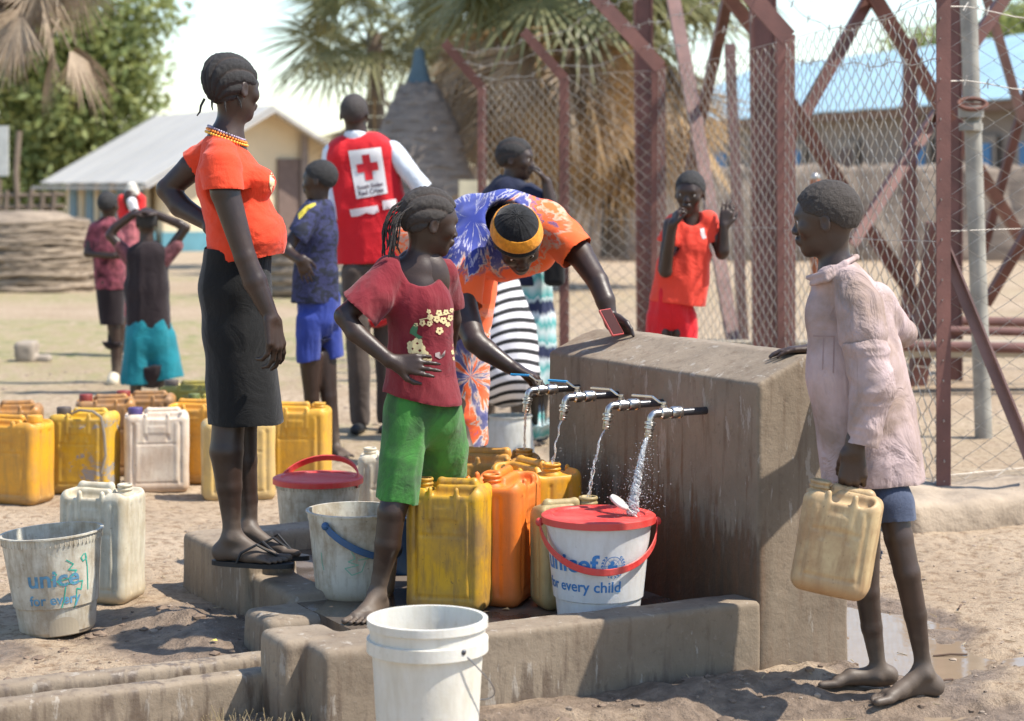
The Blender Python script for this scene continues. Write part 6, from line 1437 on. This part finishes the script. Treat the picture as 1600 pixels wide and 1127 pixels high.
r.drape('cross', [qp([(.38, .12), (.62, .12), (.62, .66), (.38, .66)]), qp([(.17, .30), (.38, .30), (.38, .48), (.17, .48)]), qp([(.62, .30), (.83, .30), (.83, .48), (.62, .48)])], mRc, tgt=tv, dx=6, off=.007)
for line, v0 in (('South Sudan', .82), ('Red Cross', .95)):
    me = text_mesh(line, 1.0, .03); xs = [v.co.x for v in me.vertices]; W_x = max(xs); sc2 = .86/max(W_x, 5.3 if line[0] == 'S' else 4.6)
    P_ = []
    for pl in me.polygons: P_.append([(lambda c: (quadmap(.08+c.x*sc2, v0-c.y*sc2*.72)[0], -quadmap(.08+c.x*sc2, v0-c.y*sc2*.72)[1]))(me.vertices[i].co) for i in pl.vertices])
    r.drape('lettering', P_, plain('dark_lettering', (.05, .03, .06), .7) if line[0] == 'S' else bpy.data.materials['dark_lettering'], tgt=tv, dx=30, off=.007)
r.drape('reflective_tape', [Dp([(546, 328), (590, 321), (592, 331), (584, 335), (572, 333), (560, 338), (549, 339)]), Dp([(597, 314), (619, 311), (620, 325), (599, 328)])], plain('worn_white_tape', (.7, .6, .6), .6), tgt=tv, dx=6, off=.004)
mTr = cloth('brown_trousers', (.075, .055, .045), .2)
r.mesh('trousers', r.ch([(570, 415, 0, 26), (588, 415, 0, 26)], .03)+r.ch([(556, 425, -.03, 24), (560, 540, -.05, 18), (563, 655, -.05, 15)], .03)+r.ch([(600, 425, .03, 24), (604, 540, .05, 18), (604, 655, .05, 15)], .03), .008, mTr, cuts=[r.cut(583, 662, 0, (0, 0, -1), 60)], fold=.007, fsc=(9, 9, 4), seed=15)
for x, dd in ((556, -.1), (600, .0)): r.mesh('shoe', r.ch([(x+8, 668, dd+.05, 9), (x-2, 672, dd-.08, 8)], .01), .01, mSan)
# boy with hands on head
s = Person(12.8, (235, 615), 'boy in black t-shirt and teal shorts seen from behind, both hands on his head')
B = s.head(s.N(229, 350, 0), (-.3, .95, -.1), (0, 0, 1), .2)+s.ch([(229, 370, 0, 11), (229, 400, 0, 14), (230, 500, 0, 22)], .02)
B += s.ch([(261, 397, 0, 9), (290, 356, .0, 7.5), (280, 350, 0, 7.5), (240, 334, 0, 6.5)], .012)+s.ch([(197, 395, 0, 9), (172, 368, 0, 7.5), (180, 356, 0, 7.5), (212, 332, 0, 6.5)], .012)
B += s.hand(s.N(246, 334, -.08), (-1, -.1, .2), (.0, .3, -1), .14, curl=.3)+s.hand(s.N(206, 335, -.08), (1, -.1, .3), (0, .3, -1), .14, side=-1, curl=.3)
B += s.ch([(230, 500, 0, 18), (216, 560, 0, 11), (212, 605, 0, 9), (212, 622, 0, 8)], .01)+s.ch([(240, 500, 0, 18), (254, 560, 0, 11), (256, 604, 0, 9), (255, 622, 0, 8)], .01)
s.mesh('body', B, .009, s.skin); s.hair(.008, .005)
mBt = cloth('brown_black_jersey', (.022, .015, .017), .2)
s.mesh('tshirt', s.ch([(212, 400, 0, 14), (250, 400, 0, 14)], .02)+s.ch([(230, 405, 0, 31), (230, 450, 0, 34), (233, 570, 0, 37)], .03, .75), .009, mBt, cuts=[s.cut(233, 516, 0, (0, 0, -1), 60)], fold=.007, seed=8)
mChk = cloth('maroon_check', (.16, .06, .065), .6, .9, 26)
s.mesh('sleeves', s.ch([(254, 408, 0, 13), (276, 384, 0, 11)], .02)+s.ch([(204, 405, 0, 13), (186, 384, 0, 10)], .02), .009, mChk, fold=.004)
s.mesh('shorts', s.ch([(232, 515, 0, 36), (233, 530, 0, 37)], .03, .8)+s.ch([(217, 530, -.02, 23), (214, 600, -.02, 26)], .02)+s.ch([(251, 530, .02, 24), (261, 595, .02, 26)], .02), .009, cloth('teal_cotton', (.01, .17, .21), .25), cuts=[s.cut(212, 599, 0, (0, 0, -1), 34), s.cut(262, 592, 0, (.15, 0, -1), 33)], fold=.009, fsc=(12, 12, 3), seed=18)
# child with folded arms behind him
m_ = Person(13.5, (178, 600), 'child in maroon patterned shirt and dark shorts standing with folded arms at the left')
B = m_.head(m_.N(169, 322, 0), (.3, .9, 0), (0, 0, 1), .19)+m_.ch([(169, 335, 0, 8), (168, 360, 0, 9), (168, 440, 0, 18)], .02)+m_.ch([(145, 362, 0, 8), (137, 396, -.03, 6.5), (178, 400, -.12, 5.5)], .01)+m_.hand(m_.N(176, 400, -.12), (1, 0, .1), (0, 1, 0), .13)
B += m_.ch([(177, 500, 0, 11), (180, 540, 0, 8), (181, 590, 0, 6)], .01)+m_.ch([(186, 500, .1, 11), (184, 540, .1, 8), (184, 585, .1, 6)], .01)
m_.mesh('body', B, .009, m_.skin); m_.hair(.008, .005)
m_.mesh('shirt', m_.ch([(168, 358, 0, 21), (168, 390, 0, 25), (174, 470, 0, 24)], .03, .8)+m_.ch([(148, 358, 0, 11), (140, 384, 0, 11)], .02), .009, cloth('maroon_print_cotton', (.18, .045, .06), .8, .9, 20), cuts=[m_.cut(172, 452, 0, (0, 0, -1), 40)], fold=.006)
m_.mesh('shorts', m_.ch([(172, 450, 0, 23), (176, 530, 0, 17)], .02, .8), .009, mBt, cuts=[m_.cut(176, 507, 0, (0, 0, -1), 30)], fold=.004)
m_.mesh('shoe', m_.ch([(178, 588, 0, 9), (176, 597, -.08, 9)], .01), .01, plain('cream_shoe', (.55, .48, .36), .7))
# person in white headscarf and red wrap
k_ = Person(16.0, (205, 560), 'figure in red wrap and pale hat half hidden behind the two children at the left')
k_.mesh('body', k_.head(k_.N(206, 312, 0), (-.2, -.95, 0), (0, 0, 1), .21)+k_.ch([(206, 325, 0, 8), (206, 345, 0, 10), (206, 480, 0, 14)], .02)+k_.ch([(198, 480, 0, 10), (198, 548, 0, 7)], .01)+k_.ch([(214, 480, 0, 10), (214, 548, 0, 7)], .01), .011, k_.skin)
k_.mesh('dress', k_.ch([(206, 345, 0, 20), (208, 400, 0, 26), (208, 520, 0, 26)], .03, .8)+k_.ch([(190, 350, 0, 9), (186, 400, -.1, 9), (205, 405, -.15, 8)], .02), .012, cloth('pink_red_print', (.45, .14, .15), .6, .9, 14), cuts=[k_.cut(207, 510, 0, (0, 0, -1), 40)], fold=.01)
k_.mesh('red_scarf', k_.ch([(192, 312, -.02, 9), (194, 335, -.03, 10), (218, 335, -.03, 10), (220, 312, -.02, 8), (206, 306, .04, 13)], .02), .011, cloth('red_scarf_cloth', (.62, .03, .03), .2)); k_.mesh('hat', k_.ch([(206, 300, 0, 12), (206, 293, 0, 9)], .02)+[k_.E(206, 304, 0, 15, 3, 15, .01)], .011, cloth('pale_knit_hat', (.62, .58, .5), .2))
k_.mesh('white_bundle', k_.ch([(206, 316, -.12, 8), (210, 330, -.12, 7)], .01), .011, cloth('white_bundle_cloth', (.7, .68, .7), .1))
# woman in dark top behind
q = Person(10.5, (825, 660), 'woman in navy top and teal tie-dye skirt, chin on her hand, standing by the fence')
B = q.head(q.N(806, 250, 0), (.93, -.25, -.05), (0, 0, 1), .222)+q.ch([(800, 275, 0, 14), (795, 300, 0, 16), (795, 420, 0, 28), (814, 600, 0, 22)], .02)
B += q.ch([(836, 310, -.1, 13), (862, 330, -.16, 11), (862, 326, -.18, 11), (854, 284, -.17, 8)], .015)+q.hand(q.N(854, 286, -.17), (-.45, .1, .75), (-.9, 0, -.2), .16, curl=.8)
B += q.ch([(810, 590, 0, 20), (812, 655, 0, 12)], .02)+q.ch([(842, 590, .05, 20), (842, 655, .05, 12)], .02)+q.foot(q.N(812, 645), R_(-60), .22, gzz(q.N(812, 0).x, 10.45), 1)
q.mesh('body', B, .007, q.skin); q.eyes(); q.hair(.0065, .008, rows=8, amp=.003)
q.mesh('top', q.ch([(795, 305, 0, 34), (800, 360, 0, 38), (812, 480, 0, 40)], .03)+q.ch([(770, 306, .05, 18), (756, 345, .05, 16)], .03)+q.ch([(826, 303, -.08, 18), (846, 318, -.12, 17)], .03)+[sub(rc(q.N(798, 285), q.N(800, 270), .05, .05, .01))], .008, cloth('navy_jersey', (.012, .016, .04), .2), cuts=[q.cut(815, 445, 0, (0, 0, -1), 60), q.cut(846, 322, -.12, (.5, 0, -.8), 22)], fold=.006)
t = NT('teal_tie_dye_skirt'); sep = t.n('ShaderNodeSeparateXYZ'); t.l(t.co.outputs['Object'], sep.inputs[0]); n = t.noise(t.coord((14, 14, 2)), 2.2, 5, .6)
zb_ = t.math('ADD', t.math('MULTIPLY', sep.outputs[2], 4.1), t.math('MULTIPLY', n, .5)); fr = t.math('FRACT', zb_)
c = t.ramp(fr, [(.0, (.03, .30, .30)), (.25, (.50, .58, .58)), (.42, (.06, .33, .32)), (.6, (.55, .60, .62)), (.70, (.015, .02, .06)), (.88, (.015, .025, .07)), (.95, (.4, .5, .5))]); t.set(Base_Color=c, Roughness=.85)
q.mesh('skirt', q.ch([(820, 430, 0, 40), (826, 500, 0, 40), (830, 650, 0, 42)], .03, .9), .008, t.m, cuts=[q.cut(828, 612, 0, (0, 0, -1), 60)], fold=.012, fsc=(12, 12, 1.5), seed=4)
hb_ = empty('handbag', q.N(868, 450, -.15), 'black handbag hanging beside the woman in the navy top', 'bag')
c = q.N(866, 420, -.15); V, Q = nets([bx((c.x, c.y, c.z), (.055, .05, .09), .03), rc((c.x-.035, c.y, c.z+.07), (c.x-.02, c.y, c.z+.2), .008, .007), rc((c.x+.03, c.y, c.z+.07), (c.x-.01, c.y, c.z+.2), .008, .007)], .008); link('bag_body', mesh(V-np.array(hb_.location), Q), mBk, hb_)
# boy in red by the fence
e = Person(9.4, (1045, 690), 'boy in red football shirt and red shorts leaning by the fence, hand at his mouth')
B = e.head(e.N(1078, 303, 0), (-.25, -.95, -.12), (.06, 0, 1), .205)+e.ch([(1080, 325, 0, 13), (1078, 345, 0, 14), (1062, 450, 0, 24)], .02)
B += e.ch([(1048, 352, -.06, 12), (1038, 420, -.10, 10), (1040, 424, -.12, 10), (1050, 350, -.20, 7)], .012)+e.hand(e.N(1050, 356, -.20), (.3, -.05, 1), (.9, .3, 0), .145, side=-1, curl=.9)
B += e.ch([(1112, 350, 0, 12), (1128, 396, -.03, 10), (1130, 392, -.05, 10), (1131, 352, -.06, 7)], .012)+e.hand(e.N(1130, 356, -.06), (.25, .0, 1), (0, 1, 0), .15, side=-1, curl=.25)
B += e.ch([(1030, 520, 0, 18), (1030, 600, 0, 12), (1032, 670, 0, 9)], .02)+e.ch([(1066, 520, 0, 18), (1066, 600, 0, 12), (1064, 670, 0, 9)], .02)+e.foot(e.N(1032, 674), R_(-80), .2, gzz(e.N(1032, 0).x, 9.4))+e.foot(e.N(1064, 674), R_(-70), .2, gzz(e.N(1064, 0).x, 9.4))
e.mesh('body', B, .0068, e.skin); e.eyes(); e.hair(.006, .007)
e.mesh('tshirt', e.ch([(1078, 352, 0, 26), (1080, 380, 0, 36), (1068, 420, 0, 40), (1052, 520, 0, 47)], .03, .7)+e.ch([(1054, 350, -.03, 16), (1042, 378, -.05, 16)], .02)+e.ch([(1106, 346, 0, 17), (1122, 376, -.01, 15)], .02)+[sub(rc(e.N(1080, 338, -.03), e.N(1080, 320, -.05), .05, .055, .01))], .0068, cloth('red_orange_jersey', (.72, .055, .03), .12, .7), cuts=[e.cut(1058, 474, 0, (-.12, 0, -1), 80), e.cut(1041, 380, -.05, (-.3, 0, -1), 24), e.cut(1122, 376, 0, (.3, 0, -1), 24)], fold=.008, fsc=(10, 10, 6), seed=14)
e.drape('chest_badge', [Dp([(1094, 358), (1100, 356), (1101, 364), (1104, 372), (1098, 374), (1095, 367)])], plain('white_badge', (.7, .6, .6), .7), dx=4); 
e.mesh('shorts', e.ch([(1048, 468, 0, 36), (1047, 485, 0, 36)], .03, .7)+e.ch([(1028, 495, 0, 20), (1026, 600, 0, 19)], .008)+e.ch([(1069, 495, 0, 20), (1070, 600, 0, 19)], .008), .007, cloth('bright_red_shorts', (.62, .012, .02), .15, .6), cuts=[e.cut(1047, 580, 0, (0, 0, -1), 60)], fold=.009, fsc=(12, 12, 3), seed=24)
# seated person in striped dress
z = Person(9.4, (795, 690), 'person in striped dress sitting on a pale pail, mostly hidden behind the bending woman')
t = NT('black_white_stripes'); sep = t.n('ShaderNodeSeparateXYZ'); t.l(t.co.outputs['Object'], sep.inputs[0]); n = t.noise(t.coord(), 3, 2)
ww_ = t.math('ADD', t.math('MULTIPLY', t.math('ADD', sep.outputs[2], t.math('MULTIPLY', t.math('MULTIPLY', sep.outputs[0], sep.outputs[0]), 2.2)), 21.0), t.math('MULTIPLY', n, .35)); fr = t.math('FRACT', t.math('ADD', ww_, t.math('MULTIPLY', sep.outputs[0], -4.0)))
t.set(Base_Color=t.ramp(fr, [(.0, (.01, .01, .012)), (.36, (.01, .01, .012)), (.42, (.62, .60, .62)), (.94, (.62, .60, .62)), (1.0, (.01, .01, .012))]), Roughness=.85)
z.mesh('body', z.head(z.N(770, 400, .2), (-.3, .9, -.2), (0, 0, 1), .21)+z.ch([(772, 425, .2, 14), (780, 480, .15, 30), (790, 580, .1, 34)], .03)+z.ch([(790, 580, .2, 22), (760, 600, .5, 18), (760, 690, .5, 11)], .02)+z.foot(z.N(760, 690, .5), R_(100), .22, 0), .009, z.skin)
z.hair(.009, .008)
z.mesh('striped_dress', z.ch([(772, 440, .15, 36), (786, 510, .1, 50), (792, 580, .05, 52)], .05)+z.ch([(790, 585, .1, 50), (765, 600, .4, 34)], .04), .0075, t.m, fold=.008, fsc=(8, 8, 5), seed=4)
